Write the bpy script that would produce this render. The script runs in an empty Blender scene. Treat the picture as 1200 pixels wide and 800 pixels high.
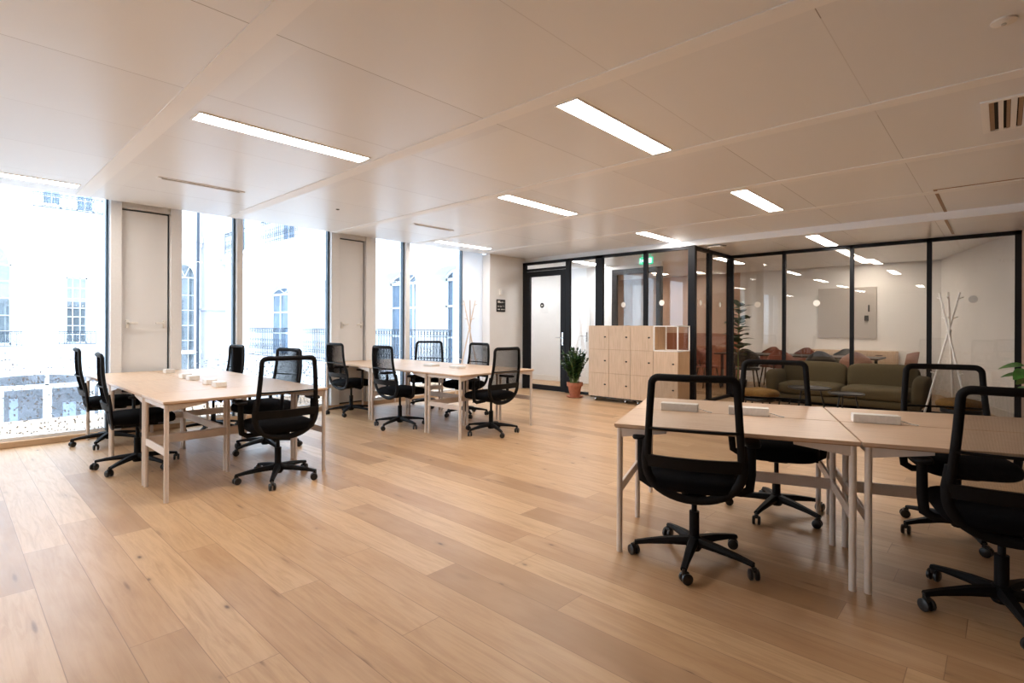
import bpy, bmesh, math, random
from mathutils import Vector, Matrix
random.seed(7)
C = bpy.context.scene.collection
PI = math.pi

# ------------------------------------------------------------------ materials
def new_mat(name):
    m = bpy.data.materials.new(name); m.use_nodes = True
    nt = m.node_tree
    for n in list(nt.nodes): nt.nodes.remove(n)
    out = nt.nodes.new('ShaderNodeOutputMaterial')
    return m, nt, out
def principled(nt, out, color=(.8,.8,.8), rough=.5, metal=0, spec=.5):
    b = nt.nodes.new('ShaderNodeBsdfPrincipled')
    b.inputs['Base Color'].default_value = (*color, 1)
    b.inputs['Roughness'].default_value = rough
    b.inputs['Metallic'].default_value = metal
    b.inputs['Specular IOR Level'].default_value = spec
    nt.links.new(b.outputs[0], out.inputs[0])
    return b
def coords(nt): 
    return nt.nodes.new('ShaderNodeTexCoord').outputs['Object']
def mapping(nt, vec, scale=(1,1,1), loc=(0,0,0), rot=(0,0,0)):
    n = nt.nodes.new('ShaderNodeMapping'); n.inputs['Scale'].default_value = scale
    n.inputs['Location'].default_value = loc; n.inputs['Rotation'].default_value = rot
    nt.links.new(vec, n.inputs['Vector']); return n.outputs[0]
def noise(nt, vec, scale=5, detail=4, rough=.5, dist=0):
    n = nt.nodes.new('ShaderNodeTexNoise'); nt.links.new(vec, n.inputs['Vector'])
    n.inputs['Scale'].default_value = scale; n.inputs['Detail'].default_value = detail
    n.inputs['Roughness'].default_value = rough; n.inputs['Distortion'].default_value = dist
    return n.outputs['Fac']
def ramp(nt, fac, stops):
    n = nt.nodes.new('ShaderNodeValToRGB'); nt.links.new(fac, n.inputs[0])
    e = n.color_ramp.elements
    while len(e) < len(stops): e.new(.5)
    for i, (p, c) in enumerate(stops):
        e[i].position = p; e[i].color = (*c, 1) if len(c) == 3 else c
    return n.outputs[0]
def mth(nt, op, a, b=None, c=None, clamp=False):
    n = nt.nodes.new('ShaderNodeMath'); n.operation = op; n.use_clamp = clamp
    for i, v in enumerate((a, b, c)):
        if v is None: continue
        if isinstance(v, (int, float)): n.inputs[i].default_value = v
        else: nt.links.new(v, n.inputs[i])
    return n.outputs[0]
def mixc(nt, fac, a, b, mode='MIX'):
    n = nt.nodes.new('ShaderNodeMix'); n.data_type = 'RGBA'; n.blend_type = mode
    for s, v in ((n.inputs[0], fac), (n.inputs[6], a), (n.inputs[7], b)):
        if isinstance(v, (int, float)): s.default_value = v
        elif isinstance(v, tuple): s.default_value = (*v, 1)
        else: nt.links.new(v, s)
    return n.outputs[2]
def bump(nt, b, height, strength=.2, dist=.01):
    n = nt.nodes.new('ShaderNodeBump'); n.inputs['Strength'].default_value = strength
    n.inputs['Distance'].default_value = dist
    nt.links.new(height, n.inputs['Height']); nt.links.new(n.outputs[0], b.inputs['Normal'])
def sepxyz(nt, v):
    n = nt.nodes.new('ShaderNodeSeparateXYZ'); nt.links.new(v, n.inputs[0]); return n.outputs
def comb(nt, x, y, z=0):
    n = nt.nodes.new('ShaderNodeCombineXYZ')
    for i, v in enumerate((x, y, z)):
        if isinstance(v, (int, float)): n.inputs[i].default_value = v
        else: nt.links.new(v, n.inputs[i])
    return n.outputs[0]
def wnoise(nt, v, dim='3D'):
    n = nt.nodes.new('ShaderNodeTexWhiteNoise'); n.noise_dimensions = dim
    nt.links.new(v, n.inputs['W' if dim == '1D' else 'Vector']); return n.outputs['Value'], n.outputs['Color']

def plain(name, color, rough=.5, metal=0, spec=.5, var=.06, scale=40, bumps=0):
    m, nt, out = new_mat(name); b = principled(nt, out, color, rough, metal, spec)
    f = noise(nt, coords(nt), scale, 3)
    lo = tuple(c*(1-var) for c in color); hi = tuple(min(1, c*(1+var)) for c in color)
    nt.links.new(ramp(nt, f, [(.3, lo), (.7, hi)]), b.inputs['Base Color'])
    if bumps: bump(nt, b, f, bumps, .002)
    return m
M = {}
M['wall_low_bounce'] = plain('low_bounce_dark_wall', (.16,.12,.09), .7, var=.03, scale=3)  # for the unseen south wall, kept dark to cut bounce light on the right
M['wall'] = plain('white_wall_paint', (.84,.84,.84), .7, var=.02, scale=3, bumps=.02)
M['white_panel'] = plain('white_lacquered_panel', (.85,.86,.87), .45, var=.02, scale=2)
M['window_frame'] = plain('white_window_frame', (.87,.88,.89), .4, var=.02)
M['gasket'] = plain('dark_blue_gasket', (.03,.06,.09), .4)
M['black_frame'] = plain('black_partition_frame', (.006,.006,.008), .5, spec=.22, var=.1)
M['strip'] = plain('white_ceiling_strip', (.93,.94,.95), .5, var=.01, scale=2)
M['leg'] = plain('light_greige_powder_coat', (.70,.61,.54), .45, var=.03)
M['chair_plastic'] = plain('black_chair_plastic', (.004,.004,.005), .6, spec=.2, var=.2)
M['chair_fabric'] = plain('black_chair_fabric', (.0035,.0035,.0045), .95, spec=.12, var=.4, scale=300, bumps=.3)
M['caster'] = plain('dark_grey_caster_wheel', (.014,.013,.013), .3, var=.2)
M['chrome'] = plain('brushed_steel', (.55,.55,.55), .25, 1)
M['white_box'] = plain('white_power_box_plastic', (.84,.81,.77), .4)
M['dark_knob'] = plain('black_lock_knob', (.015,.013,.012), .4)
M['white_metal'] = plain('white_tube_metal', (.84,.82,.78), .4)
M['terracotta'] = plain('terracotta_clay', (.42,.15,.08), .8, var=.15, scale=25, bumps=.1)
M['soil'] = plain('dark_potting_soil', (.03,.02,.012), .95, var=.5, scale=80, bumps=.6)
M['leaf'] = plain('dark_green_leaf', (.018,.06,.014), .35, var=.45, scale=14)
M['leaf_bright'] = plain('green_leaf', (.04,.14,.02), .35, var=.4, scale=14)
M['stem'] = plain('green_stem', (.12,.18,.05), .5, var=.2)
M['sofa'] = plain('olive_green_wool', (.080,.060,.030), .95, spec=.2, var=.22, scale=220, bumps=.3)
M['mustard'] = plain('mustard_brown_wool', (.20,.105,.028), .95, spec=.2, var=.3, scale=60, bumps=.35)
M['black_metal'] = plain('black_metal', (.01,.01,.01), .35)
M['grey_disc'] = plain('grey_sticker', (.55,.53,.49), .6)
M['white_disc'] = plain('white_sticker', (.85,.82,.76), .6)
M['salmon_wall'] = plain('salmon_wall_paint', (.60,.42,.33), .7, var=.04, scale=3)
M['brick_wall'] = plain('terracotta_wall_paint', (.34,.13,.075), .7, var=.06, scale=3)
M['facade'] = plain('pale_limestone', (.86,.87,.88), .8, var=.02, scale=1.2)
M['facade_trim'] = plain('pale_limestone_moulding', (.80,.80,.82), .8, var=.02, scale=2)
M['stone_reveal'] = plain('grey_stone_reveal', (.55,.56,.60), .8, var=.04, scale=2)
M['ext_frame'] = plain('white_painted_casement', (.82,.83,.84), .5)
M['iron'] = plain('blue_black_wrought_iron', (.045,.06,.085), .5)
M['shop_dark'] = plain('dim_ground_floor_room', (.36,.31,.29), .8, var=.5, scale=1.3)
M['courtyard'] = plain('pale_courtyard_paving', (.55,.55,.55), .9, var=.1, scale=6)
M['pilaster'] = plain('lavender_grey_stone', (.50,.49,.55), .8, var=.04, scale=2)
M['room_backdrop'] = plain('beige_room_behind_casement', (.62,.57,.50), .9, var=.25, scale=1.7)  # pale tone stands for reflection on the panes
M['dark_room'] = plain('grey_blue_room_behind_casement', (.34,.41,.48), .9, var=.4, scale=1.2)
M['grey_board'] = plain('light_grey_writing_board', (.47,.44,.41), .35, var=.02)
M['shell_red'] = plain('terracotta_chair_shell', (.22,.062,.035), .55)
M['shell_pink'] = plain('dusty_pink_chair_shell', (.36,.19,.14), .55)
M['shell_grey'] = plain('grey_green_chair_shell', (.10,.10,.085), .6)
M['shell_black'] = plain('black_chair_shell', (.012,.011,.010), .5)
M['dark_wood'] = plain('dark_wood', (.035,.022,.014), .45, var=.2, scale=20)
M['black_sign'] = plain('black_sign_board', (.008,.008,.008), .35)
M['sign_white'] = plain('white_sign_print', (.7,.68,.64), .5)
M['slot_dark'] = plain('dark_slot_void', (.006,.005,.004), .9)
M['slot_tan'] = plain('tan_grille_blade', (.34,.22,.13), .5)
M['blue_sign'] = plain('blue_room_sign', (.05,.16,.40), .5)
M['skirting'] = plain('white_skirting_paint', (.80,.77,.73), .5, var=.02)

def wood(name, c1, c2, axis=0, rough=.4, scale=1.0):
    m, nt, out = new_mat(name); b = principled(nt, out, c1, rough)
    sc = [30*scale]*3; sc[axis] = 1.6*scale
    v = mapping(nt, coords(nt), tuple(sc))
    f = noise(nt, v, 2.2, 6, .6, .4)
    nt.links.new(ramp(nt, f, [(.3, c2), (.55, c1), (.8, tuple(min(1, x*1.08) for x in c1))]), b.inputs['Base Color'])
    bump(nt, b, f, .06, .002)
    return m
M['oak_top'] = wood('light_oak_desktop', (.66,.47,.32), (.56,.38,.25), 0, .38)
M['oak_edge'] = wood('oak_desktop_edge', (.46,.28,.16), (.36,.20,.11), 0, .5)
M['oak_locker'] = wood('light_oak_locker', (.66,.49,.34), (.54,.38,.25), 2, .5)
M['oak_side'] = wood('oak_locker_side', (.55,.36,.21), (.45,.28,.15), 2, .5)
M['sill_wood'] = wood('oak_window_sill', (.60,.42,.27), (.50,.33,.20), 0, .45)
M['copper_wood'] = plain('pale_copper_coat_stand', (.74,.60,.48), .4)

# oak plank floor: 20 cm boards running along Y with random joints, knots and cracks
m, nt, out = new_mat('oak_plank_floor'); b = principled(nt, out, (.5,.3,.2), .36, spec=.45)
x, y, z = sepxyz(nt, coords(nt))
u = mth(nt, 'DIVIDE', mth(nt, 'ADD', x, -.11+20), .2)
row = mth(nt, 'FLOOR', u)
r1, _ = wnoise(nt, row, '1D')
v = mth(nt, 'DIVIDE', mth(nt, 'ADD', mth(nt, 'ADD', y, 30.0), mth(nt, 'MULTIPLY', r1, 2.1)), 1.9)
col = mth(nt, 'FLOOR', v)
idv = comb(nt, row, col, 3.3)
rv, rc = wnoise(nt, idv)
fu = mth(nt, 'FRACT', u); fv = mth(nt, 'FRACT', v)
du = mth(nt, 'MINIMUM', fu, mth(nt, 'SUBTRACT', 1, fu))
dv = mth(nt, 'MINIMUM', fv, mth(nt, 'SUBTRACT', 1, fv))
seam = mth(nt, 'MINIMUM', mth(nt, 'DIVIDE', du, .011, clamp=True), mth(nt, 'DIVIDE', dv, .0011, clamp=True))
off = mth(nt, 'MULTIPLY', rv, 37.0)
gx = mth(nt, 'ADD', x, off); gy = mth(nt, 'ADD', y, mth(nt, 'MULTIPLY', off, 1.7))
g1 = noise(nt, comb(nt, mth(nt, 'MULTIPLY', gx, 14.0), mth(nt, 'MULTIPLY', gy, 1.1)), 2.0, 7, .62, 1.2)
g2 = noise(nt, comb(nt, mth(nt, 'MULTIPLY', gx, 70.0), mth(nt, 'MULTIPLY', gy, 2.0)), 2.0, 4, .6)
blot = noise(nt, comb(nt, mth(nt, 'MULTIPLY', gx, 2.3), mth(nt, 'MULTIPLY', gy, .8)), 2.0, 3, .5)
base = ramp(nt, rv, [(0, (.37,.215,.105)), (.35, (.50,.31,.16)), (.7, (.59,.385,.21)), (1, (.43,.25,.125))])
c = mixc(nt, mth(nt, 'MULTIPLY', ramp(nt, g1, [(.42, (0,0,0)), (.72, (1,1,1))]), .60), base, (.36,.20,.10))
c = mixc(nt, mth(nt, 'MULTIPLY', ramp(nt, g2, [(.45, (0,0,0)), (.75, (1,1,1))]), .22), c, (.40,.23,.12))
c = mixc(nt, mth(nt, 'MULTIPLY', ramp(nt, blot, [(.45, (0,0,0)), (.75, (1,1,1))]), .35), c, (.64,.44,.27))
def knots(sx, sy, thr, seed):
    vo = nt.nodes.new('ShaderNodeTexVoronoi'); vo.inputs['Scale'].default_value = 1
    wob = noise(nt, comb(nt, mth(nt, 'MULTIPLY', x, 22), mth(nt, 'MULTIPLY', y, 14)), 1, 3)
    px = mth(nt, 'ADD', mth(nt, 'MULTIPLY', gx, sx), mth(nt, 'MULTIPLY', wob, .05))
    py = mth(nt, 'ADD', mth(nt, 'MULTIPLY', gy, sy), mth(nt, 'MULTIPLY', wob, .05))
    nt.links.new(comb(nt, px, py, seed), vo.inputs['Vector'])
    return ramp(nt, vo.outputs['Distance'], [(0, (1,1,1)), (thr*.5, (.75,.75,.75)), (thr, (.16,.16,.16)), (thr*2.4, (0,0,0))])
c = mixc(nt, knots(4.6, 2.1, .058, 1.0), c, (.10,.045,.02))
c = mixc(nt, mth(nt, 'MULTIPLY', knots(9.0, 1.2, .10, 7.0), .9), c, (.17,.08,.035))
c = mixc(nt, mth(nt, 'SUBTRACT', 1, seam), c, (.22,.115,.055))
nt.links.new(c, b.inputs['Base Color'])
h = mth(nt, 'ADD', mth(nt, 'MULTIPLY', g2, .25), seam)
bump(nt, b, h, .12, .003)
nt.links.new(ramp(nt, g1, [(0, (.30,.30,.30)), (1, (.46,.46,.46))]), b.inputs['Roughness'])
M['floor'] = m

# ceiling of large metal panels, joints every metre across
m, nt, out = new_mat('metal_ceiling_panels'); b = principled(nt, out, (.74,.69,.64), .33, spec=.35)
x, y, z = sepxyz(nt, coords(nt))
k = mth(nt, 'DIVIDE', mth(nt, 'ADD', y, 10 - .545), 1.008)
fk = mth(nt, 'FRACT', k)
d = mth(nt, 'MINIMUM', fk, mth(nt, 'SUBTRACT', 1, fk))
cellx = mth(nt, 'FLOOR', mth(nt, 'DIVIDE', mth(nt, 'ADD', x, 15-1.06), 1.52))
celly = mth(nt, 'FLOOR', k)
rj, _ = wnoise(nt, comb(nt, cellx, mth(nt, 'ROUND', k)))
gap = mth(nt, 'MULTIPLY', mth(nt, 'SUBTRACT', 1, mth(nt, 'DIVIDE', d, .0035, clamp=True)), mth(nt, 'MULTIPLY_ADD', rj, .75, .2))
rp, _ = wnoise(nt, comb(nt, cellx, celly, 4.0))
base = mixc(nt, rp, (.83,.85,.88), (.88,.90,.92))
n1 = noise(nt, mapping(nt, coords(nt), (2,9,1)), 3, 3)
base = mixc(nt, mth(nt, 'MULTIPLY', n1, .12), base, (.90,.91,.92))
nt.links.new(mixc(nt, gap, base, (.10,.07,.05)), b.inputs['Base Color'])
perf = nt.nodes.new('ShaderNodeTexVoronoi'); nt.links.new(coords(nt), perf.inputs['Vector']); perf.inputs['Scale'].default_value = 300
hh = mth(nt, 'ADD', mth(nt, 'MULTIPLY', rp, .6), mth(nt, 'MULTIPLY', perf.outputs['Distance'], .05))
bump(nt, b, noise(nt, mapping(nt, coords(nt), (1.2,1.2,1)), 1.5, 2), .03, .05)
M['ceiling'] = m

def glass(name, tint=(.97,.985,.99), f0=.045, dots=False, dusty=0):
    m, nt, out = new_mat(name)
    tr = nt.nodes.new('ShaderNodeBsdfTransparent'); tr.inputs[0].default_value = (*tint, 1)
    gl = nt.nodes.new('ShaderNodeBsdfGlossy'); gl.inputs['Roughness'].default_value = 0.0
    lw = nt.nodes.new('ShaderNodeLayerWeight'); lw.inputs['Blend'].default_value = .5
    fr = mth(nt, 'MULTIPLY_ADD', mth(nt, 'POWER', lw.outputs['Facing'], 5), 1-f0, f0, clamp=True)
    mx = nt.nodes.new('ShaderNodeMixShader')
    nt.links.new(fr, mx.inputs[0]); nt.links.new(tr.outputs[0], mx.inputs[1]); nt.links.new(gl.outputs[0], mx.inputs[2])
    last = mx
    if dots:
        vo = nt.nodes.new('ShaderNodeTexVoronoi'); vo.inputs['Scale'].default_value = 36
        co = coords(nt); nt.links.new(mapping(nt, co, (1, 0, 1)), vo.inputs['Vector'])
        x, y, z = sepxyz(nt, co)
        dot = mth(nt, 'LESS_THAN', vo.outputs['Distance'], .31)
        rnd = sepxyz(nt, vo.outputs['Color'])[0]
        dens = mth(nt, 'MULTIPLY', mth(nt, 'SUBTRACT', 1.06, z), 2.2, clamp=True)
        keep = mth(nt, 'LESS_THAN', rnd, mth(nt, 'MULTIPLY', dens, .75))
        mask = mth(nt, 'MULTIPLY', dot, keep)
        df = nt.nodes.new('ShaderNodeBsdfTranslucent'); df.inputs[0].default_value = (.03,.032,.035,1)
        d2 = nt.nodes.new('ShaderNodeBsdfDiffuse'); d2.inputs[0].default_value = (.38,.39,.41,1)
        a = nt.nodes.new('ShaderNodeAddShader'); nt.links.new(df.outputs[0], a.inputs[0]); nt.links.new(d2.outputs[0], a.inputs[1])
        m2 = nt.nodes.new('ShaderNodeMixShader'); nt.links.new(mask, m2.inputs[0])
        nt.links.new(last.outputs[0], m2.inputs[1]); nt.links.new(a.outputs[0], m2.inputs[2]); last = m2
    nt.links.new(last.outputs[0], out.inputs[0])
    return m
M['glass'] = glass('clear_window_glass', (.97,.985,.99), .03)
M['glass_dots'] = glass('window_glass_with_dot_film', (.97,.985,.99), .03, dots=True)
M['part_glass'] = glass('partition_glass', (.93,.92,.90), .055)
M['ext_glass'] = glass('old_casement_glass', (.8,.85,.9), .10)

m, nt, out = new_mat('black_chair_mesh')
tr = nt.nodes.new('ShaderNodeBsdfTransparent')
df = nt.nodes.new('ShaderNodeBsdfDiffuse'); df.inputs[0].default_value = (.008,.008,.010,1)
mx = nt.nodes.new('ShaderNodeMixShader')
wv = nt.nodes.new('ShaderNodeTexWave'); nt.links.new(coords(nt), wv.inputs['Vector']); wv.inputs['Scale'].default_value = 180; wv.bands_direction = 'Z'
nt.links.new(mth(nt, 'MULTIPLY_ADD', wv.outputs['Fac'], .10, .30), mx.inputs[0])
nt.links.new(tr.outputs[0], mx.inputs[1]); nt.links.new(df.outputs[0], mx.inputs[2]); nt.links.new(mx.outputs[0], out.inputs[0])
M['chair_mesh'] = m

m, nt, out = new_mat('translucent_white_panel')  # white wall panel made translucent so outside light brightens it
tl = nt.nodes.new('ShaderNodeBsdfTranslucent'); tl.inputs[0].default_value = (.85,.87,.9,1)
df = nt.nodes.new('ShaderNodeBsdfDiffuse'); df.inputs[0].default_value = (.85,.83,.8,1)
mx = nt.nodes.new('ShaderNodeMixShader'); mx.inputs[0].default_value = .5
nt.links.new(tl.outputs[0], mx.inputs[1]); nt.links.new(df.outputs[0], mx.inputs[2]); nt.links.new(mx.outputs[0], out.inputs[0])
M['bright_panel'] = m

def emis(name, color, strength):
    m, nt, out = new_mat(name); e = nt.nodes.new('ShaderNodeEmission')
    e.inputs[0].default_value = (*color, 1); e.inputs[1].default_value = strength
    nt.links.new(e.outputs[0], out.inputs[0]); return m
LAMP = 24.0
M['lamp'] = emis('warm_white_led_diffuser', (1.0,.93,.86), LAMP)
M['lamp_meeting'] = emis('warm_white_meeting_led', (1.0,.86,.72), 19.0)
M['lamp_cool'] = emis('cool_corridor_led_and_fill', (.92,.95,1.0), 38.0)  # cool and strong, also used by the added fill strip in place of daylight
M['exit_green'] = emis('lit_green_exit_sign', (.02,.55,.28), 1.0)
M['exit_white'] = emis('lit_white_exit_pictogram', (.8,1,.9), 1.2)

# ------------------------------------------------------------------ mesh helpers
def obj(name, bm, mat, parent=None, smooth=None, loc=None):
    me = bpy.data.meshes.new(name); bmesh.ops.recalc_face_normals(bm, faces=bm.faces[:])
    bm.to_mesh(me); bm.free()
    mats = mat if isinstance(mat, (list, tuple)) else [mat]
    for mm in mats: me.materials.append(mm)
    if smooth:
        for p in me.polygons: p.use_smooth = True
        try: me.set_sharp_from_angle(angle=math.radians(smooth))
        except Exception: pass
    o = bpy.data.objects.new(name, me); C.objects.link(o)
    if parent is not None: o.parent = parent
    if loc: o.location = loc
    return o
def tag(o, label=None, cat=None, group=None, kind=None):
    if label: o['label'] = label
    if cat: o['category'] = cat
    if group: o['group'] = group
    if kind: o['kind'] = kind
    return o
def thing(name, label, cat, loc=(0,0,0), rotz=0, group=None):
    o = bpy.data.objects.new(name, None); C.objects.link(o); o.empty_display_size = .1
    o.location = loc; o.rotation_euler = (0,0,rotz)
    return tag(o, label, cat, group)
def dup(root, loc=None, rotz=None, label=None, group=None, parent=None):
    r = root.copy(); C.objects.link(r)
    if parent is not None: r.parent = parent
    if loc is not None: r.location = loc
    if rotz is not None: r.rotation_euler = (0,0,rotz)
    if label: r['label'] = label
    if group: r['group'] = group
    for ch in list(root.children): dup(ch, parent=r)
    return r
def box(bm, c, s, rot=None, bev=0, mi=0, seg=1):
    t = bmesh.new(); bmesh.ops.create_cube(t, size=1)
    for v in t.verts: v.co = Vector((v.co.x*s[0], v.co.y*s[1], v.co.z*s[2]))
    if bev: bmesh.ops.bevel(t, geom=t.edges[:], offset=bev, segments=seg, affect='EDGES', profile=.5)
    mt = Matrix.Translation(c)
    if rot is not None: mt = mt @ rot
    merge(bm, t, mt, mi)
def merge(bm, t, mt=None, mi=0):
    mp = {}
    for v in t.verts: mp[v] = bm.verts.new(mt @ v.co if mt is not None else v.co)
    for f in t.faces:
        try: nf = bm.faces.new([mp[v] for v in f.verts]); nf.material_index = mi
        except ValueError: pass
    t.free()
def bx(x0, x1, y0, y1, z0, z1, bm=None, bev=0, mi=0):
    if bm is None: bm = bmesh.new()
    box(bm, ((x0+x1)/2, (y0+y1)/2, (z0+z1)/2), (abs(x1-x0), abs(y1-y0), abs(z1-z0)), bev=bev, mi=mi); return bm
def rz(a): return Matrix.Rotation(a, 4, 'Z')
def tube(bm, pts, r, n=8, closed=False, flat=None, cap=True, up=(0,0,1)):
    pts = [Vector(p) for p in pts]; N = len(pts)
    rs = r if isinstance(r, (list, tuple)) else [r]*N
    rings = []
    for i in range(N):
        a = pts[i-1] if (i > 0 or closed) else pts[i]
        c = pts[(i+1) % N] if (i < N-1 or closed) else pts[i]
        t = (c-a).normalized()
        uvec = Vector(up)
        if abs(t.dot(uvec)) > .95 and N == 2: uvec = Vector((1,0,0))
        s = t.cross(uvec)
        if s.length < 1e-4: s = t.cross(Vector((1,0,0)))
        s.normalize(); w = s.cross(t).normalized()
        f = flat or (1,1)
        rings.append([bm.verts.new(pts[i] + s*math.cos(2*PI*k/n)*rs[i]*f[0] + w*math.sin(2*PI*k/n)*rs[i]*f[1]) for k in range(n)])
    M_ = N if closed else N-1
    for i in range(M_):
        A, B = rings[i], rings[(i+1) % N]
        for k in range(n):
            bm.faces.new((A[k], A[(k+1) % n], B[(k+1) % n], B[k]))
    if not closed and cap:
        bm.faces.new(rings[0]); bm.faces.new(rings[-1][::-1])
    return bm
def cyl(bm, p0, p1, r0, r1=None, n=16):
    return tube(bm, [p0, p1], [r0, r0 if r1 is None else r1], n)
def lathe(bm, prof, c=(0,0,0), n=24, mi=0):
    c = Vector(c); rings = []
    for r, z in prof:
        rings.append([bm.verts.new(c+Vector((max(r,1e-4)*math.cos(2*PI*k/n), max(r,1e-4)*math.sin(2*PI*k/n), z))) for k in range(n)])
    for A, B in zip(rings, rings[1:]):
        for k in range(n):
            f = bm.faces.new((A[k], A[(k+1) % n], B[(k+1) % n], B[k])); f.material_index = mi
    bm.faces.new(rings[0][::-1]).material_index = mi; bm.faces.new(rings[-1]).material_index = mi
    return bm
def sgn(v, e): return math.copysign(abs(v)**e, v)
def cushion(bm, c, s, e1=.35, e2=.35, rot=None, nu=28, nv=14, warp=None):
    c = Vector(c); rings = []
    for j in range(nv+1):
        ph = -PI/2 + PI*j/nv; ring = []
        for i in range(nu):
            th = 2*PI*i/nu
            cp = sgn(math.cos(ph), e1)
            p = Vector((s[0]/2*cp*sgn(math.cos(th), e2), s[1]/2*cp*sgn(math.sin(th), e2), s[2]/2*sgn(math.sin(ph), e1)))
            if warp: p = warp(p)
            if rot is not None: p = rot @ p
            ring.append(bm.verts.new(c+p))
        rings.append(ring)
    for A, B in zip(rings, rings[1:]):
        for k in range(nu): bm.faces.new((A[k], A[(k+1) % nu], B[(k+1) % nu], B[k]))
    bmesh.ops.remove_doubles(bm, verts=rings[0]+rings[-1], dist=1e-4)
    return bm
def prism(bm, poly, mat, depth, mi=0):
    """poly: 2D points (a,b); mat maps (a,b,0..depth) to 3D"""
    A = [bm.verts.new(mat @ Vector((p[0], p[1], 0))) for p in poly]
    B = [bm.verts.new(mat @ Vector((p[0], p[1], depth))) for p in poly]
    n = len(poly)
    for f in (bm.faces.new(A), bm.faces.new(B[::-1])): f.material_index = mi
    for i in range(n): bm.faces.new((A[i], B[i], B[(i+1) % n], A[(i+1) % n])).material_index = mi
def rounded_path(cy, half_w_b, half_w_t, z0, z1, r, xf, n=5):
    """closed rounded trapezoid in the YZ plane, x given by xf(y,z)"""
    pts = []
    corners = [(half_w_b, z0, -1, -1), (half_w_t, z1, -1, 1)]
    def arc(cx, cz, a0, a1):
        for i in range(n+1):
            a = a0+(a1-a0)*i/n; pts.append((cx+r*math.cos(a), cz+r*math.sin(a)))
    arc(half_w_b-r, z0+r, -PI/2, 0)
    for k in range(1, 6):
        t = k/6; pts.append((half_w_b+(half_w_t-half_w_b)*t, z0+r+(z1-z0-2*r)*t))
    arc(half_w_t-r, z1-r, 0, PI/2)
    for k in range(1, 6): pts.append(((half_w_t-r)*(1-2*k/6), z1))
    arc(-half_w_t+r, z1-r, PI/2, PI)
    for k in range(1, 6):
        t = k/6; pts.append((-(half_w_t+(half_w_b-half_w_t)*t), z1-r-(z1-z0-2*r)*t))
    arc(-half_w_b+r, z0+r, PI, 3*PI/2)
    for k in range(1, 6): pts.append((-(half_w_b-r)*(1-2*k/6), z0))
    return [(xf(y, z), y+cy, z) for y, z in pts]

# ------------------------------------------------------------------ room shell
H, H2 = 2.737, 2.64
XW, XE, YS, YN = -7.0, 10.0, -4.2, 7.7        # office extents; windows on the north side, glass wall at the east
XB, XP = 8.45, 8.35                            # ceiling step and first partition
def struct(name, bm, m, parent=None, smooth=None):
    o = obj(name, bm, m, parent, smooth); o['kind'] = 'structure'; return o
struct('floor', bx(XW-.2, 13.6, YS-.2, 9.7, -.2, 0), M['floor'])
bm = bmesh.new()
bx(XW-.2, XB, YS-.2, 7.54, H, H+.25, bm)
bx(XW-.2, XB, 7.54, 7.9, H+.09, H+.25, bm)
struct('ceiling', bm, M['ceiling'])
bm = bmesh.new()
bx(XB, 13.6, YS-.2, 9.7, H2, H2+.35, bm)
struct('ceiling_lowered', bm, M['ceiling'])
struct('trim_1', bx(XB-.03, XB, YS-.1, 7.45, H2, H), M['strip'])
nt_ = 3
for i, x0 in enumerate([-6.6,-5.1,-3.55,-2.05,-.53,.99,2.54,4.06,5.56,7.08]):
    struct('trim_%d' % nt_, bx(x0, x0+.125, YS, 7.54, H-.006, H+.01), M['strip']); nt_ += 1
# walls
struct('wall_south', bx(XW-.2, 13.6, YS-.2, YS, 0, H), M['wall_low_bounce'])
struct('wall_west', bx(XW-.2, XW, YS, YN+.2, 0, H), M['wall'])
struct('wall_north', bx(7.37, 8.45, 7.45, 7.95, 0, H), M['wall'])
struct('wall_translucent', bx(6.83, 7.37, 7.66, 7.70, .06, H+.09), M['bright_panel'])
struct('baseboard_north', bx(7.37, 8.30, 7.435, 7.45, 0, .12), M['skirting'])
bm = bx(XW-.1, 7.37, 7.62, 7.9, 0, .065, bev=.004)
struct('trim_20', bm, M['sill_wood'])
struct('wall_above_windows', bx(XW-.2, 7.37, 7.90, 8.1, H+.12, H+.3), M['wall'])
# outer wall under/over the glazing
struct('wall_facade_base', bx(XW-.2, 8.4, 7.9, 8.0, -3.6, 0), M['facade'])
# meeting room and corridor shell
bm = bmesh.new()
bx(13.24, 13.4, .80, 4.7, 0, H2, bm)
struct('wall_meeting_room', bm, M['wall'])
struct('wall_salmon', bx(13.24, 13.4, 4.7, 9.6, 1.15, H2), M['salmon_wall'])
struct('wall_terracotta', bx(13.24, 13.4, 4.7, 9.6, 0, 1.15), M['brick_wall'])
a0 = Vector((13.30,.90,0)); a1 = Vector((10.06,-.14,0)); dd = (a1-a0); L = dd.length; ang = math.atan2(dd.y, dd.x)
bm = bmesh.new(); box(bm, (a0+a1)/2+Vector((.0316,-.095,H2/2)), (L, .2, H2), rz(ang)); struct('wall_slanted', bm, M['wall'])
bm = bmesh.new(); box(bm, (a0+a1)/2+Vector((-.003,.009,.06)), (L-.1, .014, .12), rz(ang)); struct('baseboard_slanted', bm, M['skirting'])
struct('baseboard_meeting', bx(13.225, 13.24, .95, 4.7, 0, .12), M['skirting'])
struct('wall_east', bx(10.0, 10.15, YS, -.19, 0, H2), M['salmon_wall'])
struct('wall_corridor', bx(10.0, 10.15, 6.3, 9.6, 0, H2), M['wall'])
struct('baseboard_corridor', bx(9.985, 10.0, 6.3, 9.6, 0, .12), M['skirting'])
struct('wall_corridor_end', bx(8.35, 13.4, 9.5, 9.7, 0, H2), M['wall'])
struct('wall_corridor_side', bx(8.30, 8.45, 7.95, 9.5, 0, H2), M['wall'])

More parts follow.
